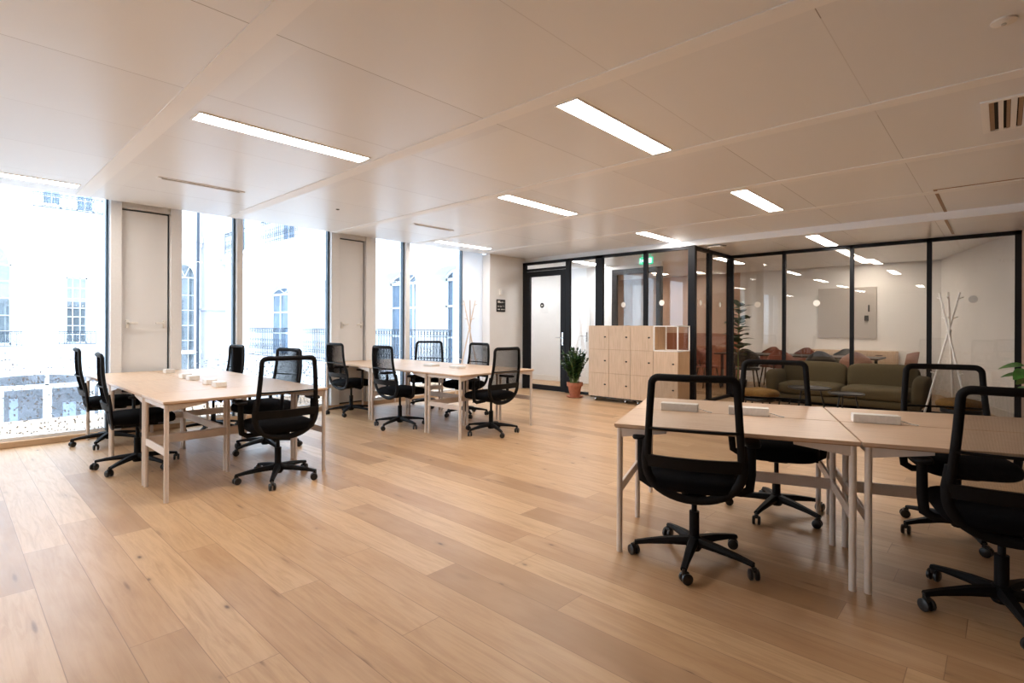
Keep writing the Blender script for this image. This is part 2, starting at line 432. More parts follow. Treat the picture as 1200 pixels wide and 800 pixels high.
# ------------------------------------------------------------------ window wall (north)
def window(i, x0, x1, label=None, left_gasket=False, dots=True):
    bm = bmesh.new()
    z0, z1 = .065, H+.09
    bx(x0, x1, 7.68, 7.72, z0, z0+.035, bm); bx(x0, x1, 7.68, 7.72, z1-.04, z1, bm)
    w = struct('window_%d' % i, bm, M['window_frame'])
    obj('glass_pane', bx(x0, x1, 7.695, 7.703, z0+.03, z1-.03), M['glass_dots'], w)
    bm = bmesh.new(); bx(x1-.022, x1, 7.66, 7.73, z0, z1, bm)
    obj('gasket', bm, M['gasket'], w)
    return w
def post(n, x0, x1, y0=7.60):
    o = struct('trim_%d' % n, bx(x0, x1, y0, 7.80, .065, H+.09, bev=.004), M['window_frame'])
    return o
def vent(i, x0, x1):
    z0, z1 = .065, H+.09
    bm = bmesh.new()
    bx(x0, x1, 7.70, 7.75, z0, z1, bm)                                   # backing
    w = struct('window_%d' % i, bm, M['gasket'])
    bm = bmesh.new()
    bx(x0+.0, x1-.022, 7.655, 7.70, z0+.02, 2.665, bm, bev=.006)
    lf = obj('opening_panel', bm, M['white_panel'], w)
    bm = bmesh.new(); bx(x0, x1, 7.63, 7.70, 2.685, z1, bm); obj('panel_head', bm, M['window_frame'], w)
    for hx, s in ((x0+.06, 1), (x1-.06, -1)):
        bm = bmesh.new()
        bx(hx-.014, hx+.014, 7.625, 7.655, 1.26, 1.36, bm, bev=.004)
        bx(hx-.01, hx+s*.10, 7.60, 7.62, 1.31, 1.335, bm, bev=.004)
        cyl(bm, (hx, 7.63, 1.322), (hx, 7.60, 1.322), .011, n=10)
        obj('handle', bm, M['white_metal'], lf)
    return w
P0 = 2.76
wi, ti = 1, 21
for k in range(-3, 2):
    o = (k-0)*P0
    base = 1.32 + o
    if k < 1:
        if base > XW:
            post(ti, base, base+.11); ti += 1
            vent(wi, base+.11, base+.61); wi += 1
            post(ti, base+.61, base+.73); ti += 1
            window(wi, base+.73, base+1.38); wi += 1
            post(ti, base+1.39, base+1.47, 7.62); ti += 1
            window(wi, base+1.47, base+2.75); wi += 1
    else:
        post(ti, 4.08, 4.22); ti += 1
        vent(wi, 4.22, 4.69); wi += 1
        post(ti, 4.69, 4.87); ti += 1
        window(wi, 4.87, 5.47); wi += 1
        post(ti, 5.48, 5.57, 7.62); ti += 1
        window(wi, 5.57, 6.83); wi += 1
window(wi, XW, 1.32-3*P0); wi += 1

# ------------------------------------------------------------------ glazed partitions
def partition(name, verts_y, x, z1, label=None):
    pass
# first partition at X = 8.35 (from the north wall to the corner post)
TOP = H2
g = bmesh.new()
bx(XP, XP+.06, 3.72, 7.45, TOP-.055, TOP, g); bx(XP, XP+.06, 3.72, 6.25, 0, .05, g)
for y0, y1 in ((7.37,7.45), (6.22,6.32), (5.46,5.62), (4.55,4.62)):
    bx(XP, XP+.06, y0, y1, 0, TOP, g)
pa = struct('wall_glazed', g, M['black_frame'])
for y0, y1 in ((5.62,6.22), (4.62,5.46), (3.80,4.55)):
    obj('glass_pane', bx(XP+.026, XP+.034, y0, y1, .05, TOP-.055), M['part_glass'], pa)
obj('transom_pane', bx(XP+.026, XP+.034, 6.32, 7.37, 2.50, TOP-.055), M['part_glass'], pa)
obj('corner_post', bx(XP-.01, XP+.07, 3.68, 3.80, 0, TOP, bev=.004), M['black_frame'], pa)
for y, z in ((4.28,1.715), (5.03,1.70)):
    bm = bmesh.new(); cyl(bm, (XP+.0255, y, z), (XP+.0245, y, z), .048, n=24)
    obj('round_sticker', bm, M['white_disc'], pa)
# glass door in it
bm = bmesh.new()
for (y0, y1, z0, z1) in ((6.32,6.44,0.01,2.44), (7.25,7.37,0.01,2.44), (6.44,7.25,2.33,2.44), (6.44,7.25,.01,.11)):
    bx(XP-.005, XP+.05, y0, y1, z0, z1, bm)
bx(XP, XP+.06, 6.32, 7.37, 2.45, 2.50, bm)
d1 = struct('door_1', bm, M['black_frame'])
obj('glass_pane', bx(XP+.018, XP+.026, 6.44, 7.25, .11, 2.33), M['part_glass'], d1)
bm = bmesh.new()
bx(XP-.018, XP-.005, 6.36, 6.40, .93, 1.19, bm, bev=.004)
cyl(bm, (XP-.01, 6.38, 1.08), (XP-.06, 6.38, 1.08), .010, n=10); cyl(bm, (XP-.055, 6.375, 1.08), (XP-.055, 6.53, 1.08), .009, n=10)
cyl(bm, (XP-.016, 6.38, .98), (XP-.03, 6.38, .98), .014, n=12)
obj('door_handle', bm, M['chrome'], d1)
bm = bmesh.new(); cyl(bm, (XP+.017, 6.93, 1.735), (XP+.0155, 6.93, 1.735), .052, n=24)
st = obj('round_pictogram', bm, M['black_sign'], d1)
bm = bmesh.new(); bx(XP+.013, XP+.0155, 6.912, 6.948, 1.722, 1.748, bm); obj('pictogram_mark', bm, M['sign_white'], st)
# return pane Y = 3.76
g = bmesh.new()
bx(8.42, 10.0, 3.72, 3.78, TOP-.055, TOP, g); bx(8.42, 10.0, 3.72, 3.78, 0, .05, g)
bx(9.02, 9.14, 3.72, 3.78, 0, TOP, g)
pr = struct('wall_glazed_return', g, M['black_frame'])
for x0, x1 in ((8.42,9.02), (9.14,9.98)):
    obj('glass_pane', bx(x0, x1, 3.746, 3.754, .05, TOP-.055), M['part_glass'], pr)
for x in (8.72, 9.56):
    bm = bmesh.new(); cyl(bm, (x, 3.7455, 1.71), (x, 3.7445, 1.71), .048, n=24); obj('round_sticker', bm, M['white_disc'], pr)
# meeting room glass wall at X = 10
g = bmesh.new()
bx(10.0, 10.06, -.19, 3.80, TOP-.055, TOP, g); bx(10.0, 10.06, -.19, 3.80, 0, .06, g)
for y0, y1 in ((3.68,3.80), (2.78,2.835), (1.765,1.82), (.775,.835), (-.19,-.12)):
    bx(10.0, 10.06, y0, y1, 0, TOP, g)
pg = struct('wall_glazed_meeting', g, M['black_frame'])
for y0, y1 in ((2.835,3.68), (1.82,2.78), (.835,1.765), (-.12,.775)):
    obj('glass_pane', bx(10.026, 10.034, y0, y1, .06, TOP-.055), M['part_glass'], pg)
for y, mt in ((3.25,'white_disc'), (2.30,'white_disc'), (.31,'grey_disc')):
    bm = bmesh.new(); cyl(bm, (10.0255, y, 1.715), (10.0245, y, 1.715), .052, n=24); obj('round_sticker', bm, M[mt], pg)
# dark frame of the glazed doorway across the corridor
g = bmesh.new()
for (y0, y1, z0, z1) in ((5.12,5.24,0,2.55), (6.18,6.30,0,2.55), (5.24,6.18,2.43,2.55), (5.24,6.18,0,.09)):
    bx(10.0, 10.07, y0, y1, z0, z1, g)
bx(10.0, 10.07, 5.12, 6.30, 2.55, TOP, g, mi=1)
d2 = struct('door_2', g, [M['black_frame'], M['wall']])
obj('glass_pane', bx(10.03, 10.038, 5.24, 6.18, .09, 2.43), M['part_glass'], d2)
bm = bmesh.new(); bx(9.96, 10.0, 6.85, 7.75, .01, 2.25, bm, bev=.004)
d3 = struct('door_3', bm, M['white_panel'])
bm = bmesh.new(); bx(9.945, 9.96, 6.91, 6.95, .96, 1.18, bm, bev=.004); cyl(bm, (9.96, 6.93, 1.09), (9.90, 6.93, 1.09), .01, n=10); cyl(bm, (9.905, 6.93, 1.09), (9.905, 7.08, 1.09), .009, n=10)
obj('door_handle', bm, M['chrome'], d3)
t = thing('room_sign', 'small square blue sign on the wall behind the glass right of the door', 'sign', (9.985, 6.62, 1.70))
obj('sign_plate', bx(-.006, .008, -.07, .07, -.075, .075), M['blue_sign'], t)
obj('sign_symbol', bx(-.010, -.006, -.025, .025, -.035, .04), M['sign_white'], t)

# ------------------------------------------------------------------ ceiling fittings
def lamp(x0, x1, y0, z, label, m='lamp', grp=None):
    t = thing('ceiling_light', label, 'ceiling light', ((x0+x1)/2, y0+.08, z), 0, grp)
    L, W = (x1-x0)/2, .08
    bm = bmesh.new()
    for s in (-1, 1):
        bx(-L-.014, L+.014, s*W-.007 + s*.007, s*W+.007 + s*.007, -.006, .004, bm)
        bx(s*L-.007+s*.007, s*L+.007+s*.007, -W, W, -.006, .004, bm)
    obj('trim_frame', bm, M['strip'], t)
    obj('diffuser', bx(-L, L, -W, W, -.003, .003), M[m], t)
    return t
seen = [
 (-.35,.95,6.97,H,'short-looking recessed light strip at the left edge, nearest the tall windows'),
 (1.18,2.48,3.985,H,'long recessed light strip above the left desks, before the wide white ceiling band'),
 (2.72,4.01,1.975,H,'largest bright recessed light strip, in the ceiling centre above the open floor'),
 (4.20,5.48,3.965,H,'recessed light strip above the desks by the windows, in the middle of the ceiling'),
 (7.14,8.39,3.955,H,'recessed light strip just in front of the glass partition corner'),
 (5.70,6.96,1.965,H,'recessed light strip between the large central one and the meeting room'),
 (5.60,6.89,6.92,H,'thin recessed light strip over the window by the coat stand'),
 (8.60,9.87,1.96,H2,'recessed light strip directly before the meeting room glass'),
]
for s in seen: lamp(*s)
for x0, y0 in ((-1.82,3.985), (-4.82,3.985), (-3.28,1.975), (-6.35,6.97)):
    lamp(x0, x0+1.28, y0, H, 'recessed light strip of the office ceiling seen only as a reflection in glass', grp='ceiling lights out of frame')
lamp(10.15, 11.43, 3.96, H2, 'light strip in the meeting room ceiling beside the glass corner', 'lamp_meeting')
lamp(11.60, 12.88, 1.96, H2, 'light strip over the meeting room sideboard', 'lamp_meeting')
lamp(8.75, 9.75, 6.3, H2, 'light strip in the corridor ceiling behind the glass door', 'lamp_cool')
lamp(8.65, 9.35, 8.2, H2, 'added light strip brightening the far end of the corridor behind the glass door', 'lamp_cool')  # added fill lamp that brightens the corridor wall
lamp(11.2, 12.5, 6.2, H2, 'light strip before the salmon wall beyond the corridor', 'lamp_meeting')

def diffuser(x0, x1, y, label):
    t = thing('air_diffuser', label, 'air vent', ((x0+x1)/2, y, H), 0, None)
    L = (x1-x0)/2
    bm = bmesh.new()
    for s in (-1, 1): bx(-L, L, s*.03-.008, s*.03+.008, -.008, .0, bm); bx(s*L-.01 if s > 0 else -L-.03, L+.03 if s > 0 else -L+.01, -.038, .038, -.008, 0, bm)
    obj('frame', bm, M['strip'], t)
    bm = bmesh.new(); bx(-L+.01, L-.01, -.022, .022, -.002, .0, bm); obj('slot', bm, M['slot_dark'], t)
    bm = bmesh.new(); bx(-L+.01, L-.01, -.004, .004, -.006, -.001, bm); obj('blade', bm, M['slot_tan'], t)
diffuser(1.44, 2.18, 6.03, 'slim slot air diffuser in the ceiling above the left desks')
diffuser(4.50, 5.18, 6.07, 'slim slot air diffuser in the ceiling above the farther window desks')
t = thing('air_grille', 'square white ceiling air grille with black slots at the right edge', 'air vent', (4.855, -.13, H))
bm = bmesh.new()
bx(-.36, .36, .20, .24, -.010, 0, bm); bx(-.36, .36, -.24, -.20, -.010, 0, bm); bx(-.36, -.325, -.20, .20, -.010, 0, bm); bx(.325, .36, -.20, .20, -.010, 0, bm)
for ya, yb in ((.13,.155), (.065,.095), (-.01,.035), (-.09,-.06), (-.16,-.135)): bx(-.325, .325, ya, yb, -.010, 0, bm)
obj('frame', bm, M['strip'], t)
bm = bmesh.new(); bx(-.325, .325, -.20, .20, -.001, 0, bm); obj('slot_void', bm, M['slot_dark'], t)
for ya, yb in ((.175,.20), (.097,.115), (.037,.058), (-.05,-.03), (-.12,-.10)):
    bm = bmesh.new(); bx(-.32, .32, ya, yb, -.007, -.002, bm); obj('blade', bm, M['slot_tan'], t)
t = thing('smoke_detector', 'small round white smoke detector in the upper right ceiling', 'smoke detector', (3.38, 0, H))
obj('housing', lathe(bmesh.new(), [(.048,0), (.048,-.008), (.03,-.014), (.0,-.014)]), M['white_metal'], t, 40)
obj('sensing_eye', lathe(bmesh.new(), [(.010,-.0141), (.010,-.019), (.0,-.020)], n=12), M['grey_disc'], t)
o = obj('ceiling_sensor', lathe(bmesh.new(), [(.022,0), (.022,-.006), (.0,-.012)], (0,0,0), 14), M['black_sign'], loc=(3.31, 6.02, H)); tag(o, 'tiny black round sensor in the ceiling near the windows', 'sensor')
# dark shadow gap between ceiling fields on the right
struct('trim_70', bx(7.03, XB-.03, .505, .535, H-.004, H+.002), M['slot_tan'])
struct('trim_71', bx(XB, 9.78, .505, .535, H2-.004, H2+.002), M['slot_tan'])
struct('trim_72', bx(7.01, 7.03, YS, .535, H-.004, H+.002), M['slot_tan'])
t = thing('wifi_access_point', 'flat white box under the ceiling beside the partition corner post', 'access point', (8.62, 3.44, H2+.001))
bm = bmesh.new(); box(bm, (0,0,-.03), (.22,.22,.025), bev=.01, seg=2); cyl(bm, (0,0,-.02), (0,0,0), .03); obj('housing', bm, M['white_metal'], t)
bm = bmesh.new(); tube(bm, [(0,-.16,-.02), (.0,-.04,-.012), (0,.06,-.008), (0,.10,-.02), (0,.14,-.06)], .006, 6); tube(bm, [(0,.06,-.008), (0,.075,.0)], .006, 6); obj('cable', bm, M['black_metal'], t)

t = thing('exit_sign', 'green lit exit sign hanging behind the glass above the lockers', 'exit sign', (8.80, 4.81, H2))
bm = bmesh.new(); box(bm, (0,0,-.12), (.03,.27,.13), bev=.004); cyl(bm, (0,-.08,-.06), (0,-.08,0), .006, n=8); cyl(bm, (0,.08,-.06), (0,.08,0), .006, n=8)
obj('housing', bm, M['exit_green'], t)
bm = bmesh.new()
bx(-.019, -.016, -.115, -.055, -.165, -.075, bm)
bx(-.019, -.016, -.02, .05, -.125, -.112, bm)
prism(bm, [(.05,-.145), (.05,-.092), (.085,-.118)], Matrix(((0,0,1,-.019),(1,0,0,0),(0,1,0,0),(0,0,0,1))), .003)
for a, b_ in (((.10,-.085),(.10,-.083)),):
    cyl(bm, (-.016, .108, -.083), (-.019, .108, -.083), .008, n=10)
tube(bm, [(-.018,.105,-.092), (-.018,.098,-.125), (-.018,.12,-.14), (-.018,.118,-.165)], .005, 6)
tube(bm, [(-.018,.098,-.125), (-.018,.09,-.16)], .005, 6); tube(bm, [(-.018,.085,-.11), (-.018,.103,-.10), (-.018,.122,-.115)], .004, 6)
obj('pictogram', bm, M['exit_white'], t)

# ------------------------------------------------------------------ wall items
t = thing('information_sign', 'small black square sign with white print on the wall left of the glass door', 'sign', (7.68, 7.45, 1.72))
obj('sign_board', bx(-.125, .125, -.014, 0, -.125, .125, bev=.002), M['black_sign'], t)
bm = bmesh.new(); random.seed(3)
bx(-.10, -.03, -.016, -.014, .055, .10, bm); bx(-.03, .0, -.016, -.014, .055, .075, bm)
for x0, w in ((.012,.03), (.055,.008), (.085,.008)): bx(x0, x0+w, -.016, -.014, .06, .08, bm)
for k in range(8): bx(-.10+k*.026, -.10+k*.026+.012, -.016, -.014, -.02+random.uniform(-.012,.012), -.008+random.uniform(0,.012), bm)
for x0, x1 in ((-.10,-.03), (.0,.05), (.075,.10)): bx(x0, x1, -.016, -.014, -.085, -.066, bm)
obj('white_print', bm, M['sign_white'], t)
t = thing('wall_thermostat', 'small white wall control box above the black sign', 'thermostat', (7.68, 7.45, 1.99))
obj('housing', bx(-.04, .04, -.035, 0, -.06, .06, bev=.006), M['white_metal'], t)
obj('front_plate', bx(-.03, .03, -.038, -.034, -.05, .05, bev=.002), M['white_panel'], t)

# ------------------------------------------------------------------ desks
def leg(h=.718, r=.0165):
    bm = bmesh.new(); cyl(bm, (0,0,0), (0,0,h), r, n=16); return bm
def desk(label, loc, rot, L, D, tops, legs, group, name='bench_desk', stretch_y=None, wedges=(), cross=True):
    """L along local x, D along local y, origin at the near-left corner on the floor"""
    t = thing(name, label, 'desk', loc, rot, group)
    for (y0, y1) in tops:
        bm = bmesh.new(); bx(.002, L-.002, y0+.002, y1-.002, .7215, .74, bm, bev=.0015)
        # slim bevelled oak edge under the top
        w = obj('desktop', bm, M['oak_top'], t)
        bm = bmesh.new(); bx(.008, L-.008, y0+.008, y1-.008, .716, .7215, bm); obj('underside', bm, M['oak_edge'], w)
    for (x, y) in legs:
        obj('leg', leg(.716), M['leg'], t, 40, loc=(x, y, 0))
    xs = sorted(set(round(l[0], 3) for l in legs)); 
    ends = [min(xs), max(xs)]
    ys = [l[1] for l in legs if abs(l[0]-ends[0]) < .01]
    for e in ends:
        sg = 1 if e == ends[0] else -1
        yy = sorted(l[1] for l in legs if abs(l[0]-e) < .01)
        bm = bmesh.new(); bx(e-.008, e+.008, yy[0], yy[-1], .335, .39, bm, bev=.002); obj('end_bar', bm, M['leg'], t)
        bm = bmesh.new(); bx(e-.012, e+.012, yy[0], yy[-1], .685, .716, bm)
        for y in (yy[0], yy[-1]):
            mt = Matrix(((1,0,0,e),(0,0,1,y-.012),(0,1,0,0),(0,0,0,1)))
            prism(bm, [(0,.716), (sg*.26,.716), (sg*.26,.700), (0,.662)], mt, .024)
        obj('top_bracket', bm, M['leg'], t)
    if stretch_y is not None:
        bm = bmesh.new(); bx(ends[0], ends[1], stretch_y-.009, stretch_y+.009, .33, .395, bm, bev=.002); obj('stretcher', bm, M['leg'], t)
    return t
I = .03
GL = 'desks of the left cluster'
def bench(label, loc, rot, L, D, group):
    m_ = D/2
    return desk(label, loc, rot, L, D, [(0, m_-.004), (m_+.004, D)], [(I,I), (L-I,I), (I,m_), (L-I,m_), (I,D-I), (L-I,D-I)], group, stretch_y=m_)
def endtable(label, loc, rot, L, D, group):
    return desk(label, loc, rot, L, D, [(0, D)], [(I,I), (L-I,I), (I,D-I), (L-I,D-I), (L/2,D-I)], group, name='end_desk', stretch_y=D-I)
# left cluster: local x along world X for the end desk, benches run along Y (local x -> +Y, local y -> -X)
for (cx, w, cy, nm, rr) in ((1.08,1.28,4.44,'left cluster',0), (3.99,1.30,4.51,'window cluster',0)):
    far = 'nearest the camera' 
    endtable('light oak end desk closing the %s, nearest the camera' % nm, (cx, cy, 0), 0, w, .62, 'desks of the '+nm)
    y0 = cy+.626
    bench('double light oak bench desk in the middle of the %s' % nm, (cx+w, y0, 0), PI/2, 1.25, w, 'desks of the '+nm)
    bench('double light oak bench desk of the %s, against the tall windows' % nm, (cx+w, y0+1.256, 0), PI/2, 1.25, w, 'desks of the '+nm)
# right cluster
PH = math.radians(-70.2)
def rc(a, b_, z=0):
    return (2.63+a*math.cos(PH)-b_*math.sin(PH), 1.64+a*math.sin(PH)+b_*math.cos(PH), z)
bench('double light oak bench desk in the foreground with two white power boxes', rc(0,0), PH, 1.21, 1.25, 'foreground desks')
bench('double light oak bench desk running out of frame at the right edge', rc(1.215,0), PH, 1.21, 1.25, 'foreground desks')

# power boxes
def pbox(label, loc, rot, L=.235, w=.07, h=.05, cord=True, grp=None):
    t = thing('power_box', label, 'power box', loc, rot, grp)
    bm = bmesh.new(); box(bm, (0,0,h/2), (L,w,h), bev=.004, seg=2); obj('housing', bm, M['white_box'], t)
    if cord:
        bm = bmesh.new(); tube(bm, [(L/2-.005,0,.02), (L/2+.03,.005,.012), (L/2+.06,-.006,.004), (L/2+.085,-.02,.0035)], .0035, 6); obj('cord', bm, M['white_box'], t)
    return t
pbox('white power box on the foreground desk, seen through the chair back mesh', rc(.30,.655,.74), PH)
pbox('white power box in the centre of the foreground desk, right of the near chair', rc(.72,.655,.74), PH)
pbox('white power box on the foreground desk beside the joint of the two desks', rc(1.40,.655,.74), PH)
for i, (x, y, l) in enumerate(((1.80,7.15,'white power box farthest back on the left desks'), (1.745,6.33,'rear box of the middle pair of white power boxes on the left desks'),
        (1.735,6.06,'front box of the middle pair of white power boxes on the left desks'), (1.725,5.52,'rear box of the front pair of white power boxes on the left desks'),
        (1.715,5.24,'white power box nearest the camera on the left desks'))):
    pbox(l, (x, y, .74), PI/2, .12, .095, .045, cord=(i == 0), grp='power boxes on the left desks')
pbox('flat white power box on the window desks, the rear one', (4.67, 5.88, .74), PI/2, .2, .13, .03, grp='power boxes on the window desks')
pbox('flat white power box on the window desks, the front one', (4.70, 5.36, .74), PI/2, .2, .13, .03, grp='power boxes on the window desks')
# loose white cable on floor/under foreground desk

# ------------------------------------------------------------------ office chair (faces local +X)
def xf(y, z):
    t = (z-.56)/.47
    return -.205 - .055*t - .02*math.sin(PI*min(max(t,0),1)) - .035*(1-(y/.235)**2)*(1 if t < 1 else 1) + .035*(abs(z-.56)/.5)*0
def make_chair():
    t = thing('office_chair', '', 'office chair')
    # star base
    bm = bmesh.new()
    lathe(bm, [(.032,.055), (.045,.075), (.045,.12), (.03,.135)], n=20)
    for k in range(5):
        a = 2*PI*k/5 + PI/5
        d = Vector((math.cos(a), math.sin(a), 0)); s = Vector((-d.y, d.x, 0))
        prof = [(.02,.030,.085,.130), (.14,.024,.082,.118), (.25,.019,.074,.100), (.325,.017,.064,.084)]
        rings = []
        for r_, hw, zb, zt in prof:
            rings.append([bm.verts.new(d*r_+s*hw*.8+Vector((0,0,zb))), bm.verts.new(d*r_+s*hw+Vector((0,0,(zb+zt)/2))), bm.verts.new(d*r_+s*hw*.6+Vector((0,0,zt))),
                          bm.verts.new(d*r_-s*hw*.6+Vector((0,0,zt))), bm.verts.new(d*r_-s*hw+Vector((0,0,(zb+zt)/2))), bm.verts.new(d*r_-s*hw*.8+Vector((0,0,zb)))])
        for A, B in zip(rings, rings[1:]):
            for i in range(6): bm.faces.new((A[i], A[(i+1) % 6], B[(i+1) % 6], B[i]))
        bm.faces.new(rings[0]); bm.faces.new(rings[-1][::-1])
    obj('star_base', bm, M['chair_plastic'], t, 30)
    for k in range(5):
        a = 2*PI*k/5 + PI/5
        bm = bmesh.new(); q = a*1.7+k
        px, py = .322*math.cos(a), .322*math.sin(a)
        w = Vector((math.cos(q), math.sin(q), 0))
        o_ = Vector((-w.y, w.x, 0))*.012
        for sg in (-1, 1):
            c0 = Vector((0,0,.0285))+o_ + w*sg*.007; c1 = c0 + w*sg*.019
            tube(bm, [c0, c0+w*sg*.003, c1-w*sg*.004, c1], [.024,.0285,.0285,.022], 16)
        cyl(bm, (0,0,.04), (0,0,.075), .009, n=8)
        tube(bm, [o_+w*(-.012)+Vector((0,0,.052)), o_+w*.012+Vector((0,0,.052))], .014, 10)
        obj('caster', bm, M['caster'], t, 40, loc=(px, py, 0))
    bm = bmesh.new(); cyl(bm, (0,0,.11), (0,0,.27), .027); cyl(bm, (0,0,.27), (0,0,.40), .015); obj('gas_column', bm, M['chair_plastic'], t, 40)
    bm = bmesh.new(); box(bm, (.02,0,.405), (.26,.13,.05), bev=.012, seg=2); box(bm, (-.12,0,.39), (.14,.07,.03), bev=.008)
    tube(bm, [(.05,.05,.40), (.06,.20,.395), (.06,.25,.39)], .006, 6); tube(bm, [(-.02,-.05,.40), (-.02,-.22,.395)], .006, 6)
    obj('tilt_mechanism', bm, M['chair_plastic'], t, 30)
    def sw(p):
        q = Vector(p)
        if q.x > .08: q.z -= (q.x-.08)**2*.55
        q.z -= .18*(q.y**2)*(0 if q.z > 0 else -1)*.5
        return q
    bm = cushion(bmesh.new(), (.03,0,.462), (.50,.50,.112), .55, .42, warp=sw, nu=36, nv=14)
    obj('seat', bm, M['chair_fabric'], t, 60)
    pts = rounded_path(0, .232, .207, .575, 1.035, .038, xf)
    bm = bmesh.new(); tube(bm, pts, .0165, 8, closed=True, flat=(1.15,.9), up=(1,0,0)); obj('back_frame', bm, M['chair_plastic'], t, 50)
    # mesh web
    bm = bmesh.new(); ny, nz = 10, 8; grid = []
    for j in range(nz+1):
        z = .585 + (1.022-.585)*j/nz; hw = .226 + (.200-.226)*j/nz
        grid.append([bm.verts.new((xf(hw*(2*i/ny-1), z), hw*(2*i/ny-1), z)) for i in range(ny+1)])
    for j in range(nz):
        for i in range(ny): bm.faces.new((grid[j][i], grid[j][i+1], grid[j+1][i+1], grid[j+1][i]))
    nf = 120
    for i in range(nf):
        f_ = 2*(i+.5)/nf-1
        for j in range(nz):
            q = []
            for jj in (j, j+1):
                z = .585 + (1.022-.585)*jj/nz; hw = .226 + (.200-.226)*jj/nz
                q.append((f_*hw, z))
            (ya, za), (yb, zb_) = q
            vs_ = [bm.verts.new(p) for p in ((xf(ya,za)+.001,ya,za), (xf(ya,za)+.0028,ya,za), (xf(yb,zb_)+.0028,yb,zb_), (xf(yb,zb_)+.001,yb,zb_))]
            bm.faces.new(vs_).material_index = 1
    obj('back_mesh', bm, [M['chair_mesh'], M['chair_plastic']], t, 60)
    bm = bmesh.new(); tube(bm, [(xf(y, .765)-.008, y, .765) for y in [(-.222+.444*i/10) for i in range(11)]], .0075, 6); obj('lumbar_bar', bm, M['chair_plastic'], t, 50)
    # U shaped bracket under the back
    bm = bmesh.new(); pts = []
    for i in range(21):
        a = PI + PI*i/20
        y = .242*math.cos(a); zz = math.sin(a)
        pts.append((-.215 + .03*abs(zz), y, .60 + .215*sgn(zz, .75)))
    pts = [(-.225, pts[0][1]+.006, .70)] + pts + [(-.225, pts[-1][1]-.006, .70)]
    tube(bm, pts, [.013]+[.018]*21+[.013], 8, flat=(1.3,.8), up=(1,0,0))
    tube(bm, [(-.185,0,.388), (-.10,0,.385)], .022, 8, flat=(1.6,.7))
    obj('back_bracket', bm, M['chair_plastic'], t, 50)
    bm = bmesh.new(); ring = []
    for j in range(3):
        z = (.555,.585,.618)[j]
        ring.append([bm.verts.new((xf(y, z)+.004, y, z)) for y in [(-.23+.46*i/12) for i in range(13)]])
    ring2 = [[bm.verts.new(v.co+Vector((-.022,0,0))) for v in r_] for r_ in ring]
    for R_ in (ring, ring2):
        for j in range(2):
            for i in range(12): bm.faces.new((R_[j][i], R_[j][i+1], R_[j+1][i+1], R_[j+1][i]))
    for i in range(12):
        bm.faces.new((ring[0][i], ring2[0][i], ring2[0][i+1], ring[0][i+1])); bm.faces.new((ring[2][i], ring[2][i+1], ring2[2][i+1], ring2[2][i]))
    obj('lower_back_band', bm, M['chair_plastic'], t, 50)
    for s in (-1, 1):
        bm = bmesh.new()
        tube(bm, [(.0,s*.10,.40), (.0,s*.24,.395), (0,s*.282,.42), (0,s*.290,.50), (0,s*.292,.655)], [.014,.016,.018,.018,.017], 8, flat=(1.3,.8), up=(1,0,0))
        ar = obj('armrest', bm, M['chair_plastic'], t, 50)
        bm = bmesh.new(); cushion(bm, (.02,s*.295,.672), (.235,.085,.030), .5, .6, nu=20, nv=8); obj('arm_pad', bm, M['chair_plastic'], ar, 60)
    return t
proto = make_chair()
proto_casters = [c_ for c_ in proto.children if c_.name.startswith('caster')]
casters_idx = {c_.data.name: k for k, c_ in enumerate(proto_casters)}
casters_order = {c_.name: k for k, c_ in enumerate(proto_casters)}
R_ = math.radians
chairs = [
 (2.86,1.26,R_(22),'black mesh office chair with back to camera at the foreground desk\'s left half','foreground chairs'),
 (3.98,1.16,R_(200),'black mesh office chair facing the camera across the foreground desk, before the sofa','foreground chairs'),
 (4.33,.20,R_(200),'black mesh office chair across the foreground desk, before the white coat stand','foreground chairs'),
 (3.27,.0,R_(15),'black office chair cut by the right edge of the photo, closest to the camera','foreground chairs'),
 (1.24,7.17,R_(-4),'black office chair at far left, nearest the tall window, behind another chair','chairs of the left cluster'),
 (1.21,5.79,R_(-6),'black office chair edge-on left of the left desks, nearer of two','chairs of the left cluster'),
 (1.93,4.49,R_(84),'black mesh office chair back to camera at the left desks\' near end','chairs of the left cluster'),
 (2.30,5.66,R_(190),'black office chair partly hidden behind the front chair of the left desks','chairs of the left cluster'),
 (2.26,7.10,R_(182),'black office chair on the far side of the left desks, before a window post','chairs of the left cluster'),
 (4.11,7.06,R_(2),'black mesh office chair left of the window desks, the farther of two facing right','chairs of the window cluster'),
 (4.03,5.72,R_(0),'black mesh office chair left of the window desks, the nearer of two facing right','chairs of the window cluster'),
 (5.36,6.86,R_(225),'black mesh office chair facing the camera beyond the window desks, before a balcony','chairs of the window cluster'),
 (5.20,5.76,R_(178),'black mesh office chair right of the window desks, behind the front one','chairs of the window cluster'),
 (4.55,4.57,R_(90),'black mesh office chair at the near end of the window desks','chairs of the window cluster'),
]
star = [51, 31, 59, 54, 168, 6, 23, 52, 230, 5, 54, 244, 170, 31]      # world angle of one arm of each star base
for i, (x, y, a, l, g_) in enumerate(chairs):
    ch = proto if i == 0 else dup(proto, (x, y, 0), a, l, g_)
    if i == 0:
        ch.location = (x, y, 0); ch.rotation_euler = (0,0,a); ch['label'] = l; ch['group'] = g_
    for c_ in ch.children:                                             # the base swivels freely under the seat
        n_ = c_.name.split('.')[0]
        if n_ == 'star_base': c_.rotation_euler = (0,0,R_(star[i])-a-PI/5)
        if n_ == 'caster':
            k = casters_order[c_.name] if i == 0 else casters_idx[c_.data.name]
            an = R_(star[i])-a+2*PI*k/5
            c_.location = (.322*math.cos(an), .322*math.sin(an), 0); c_.rotation_euler = (0,0,k*1.3+i)

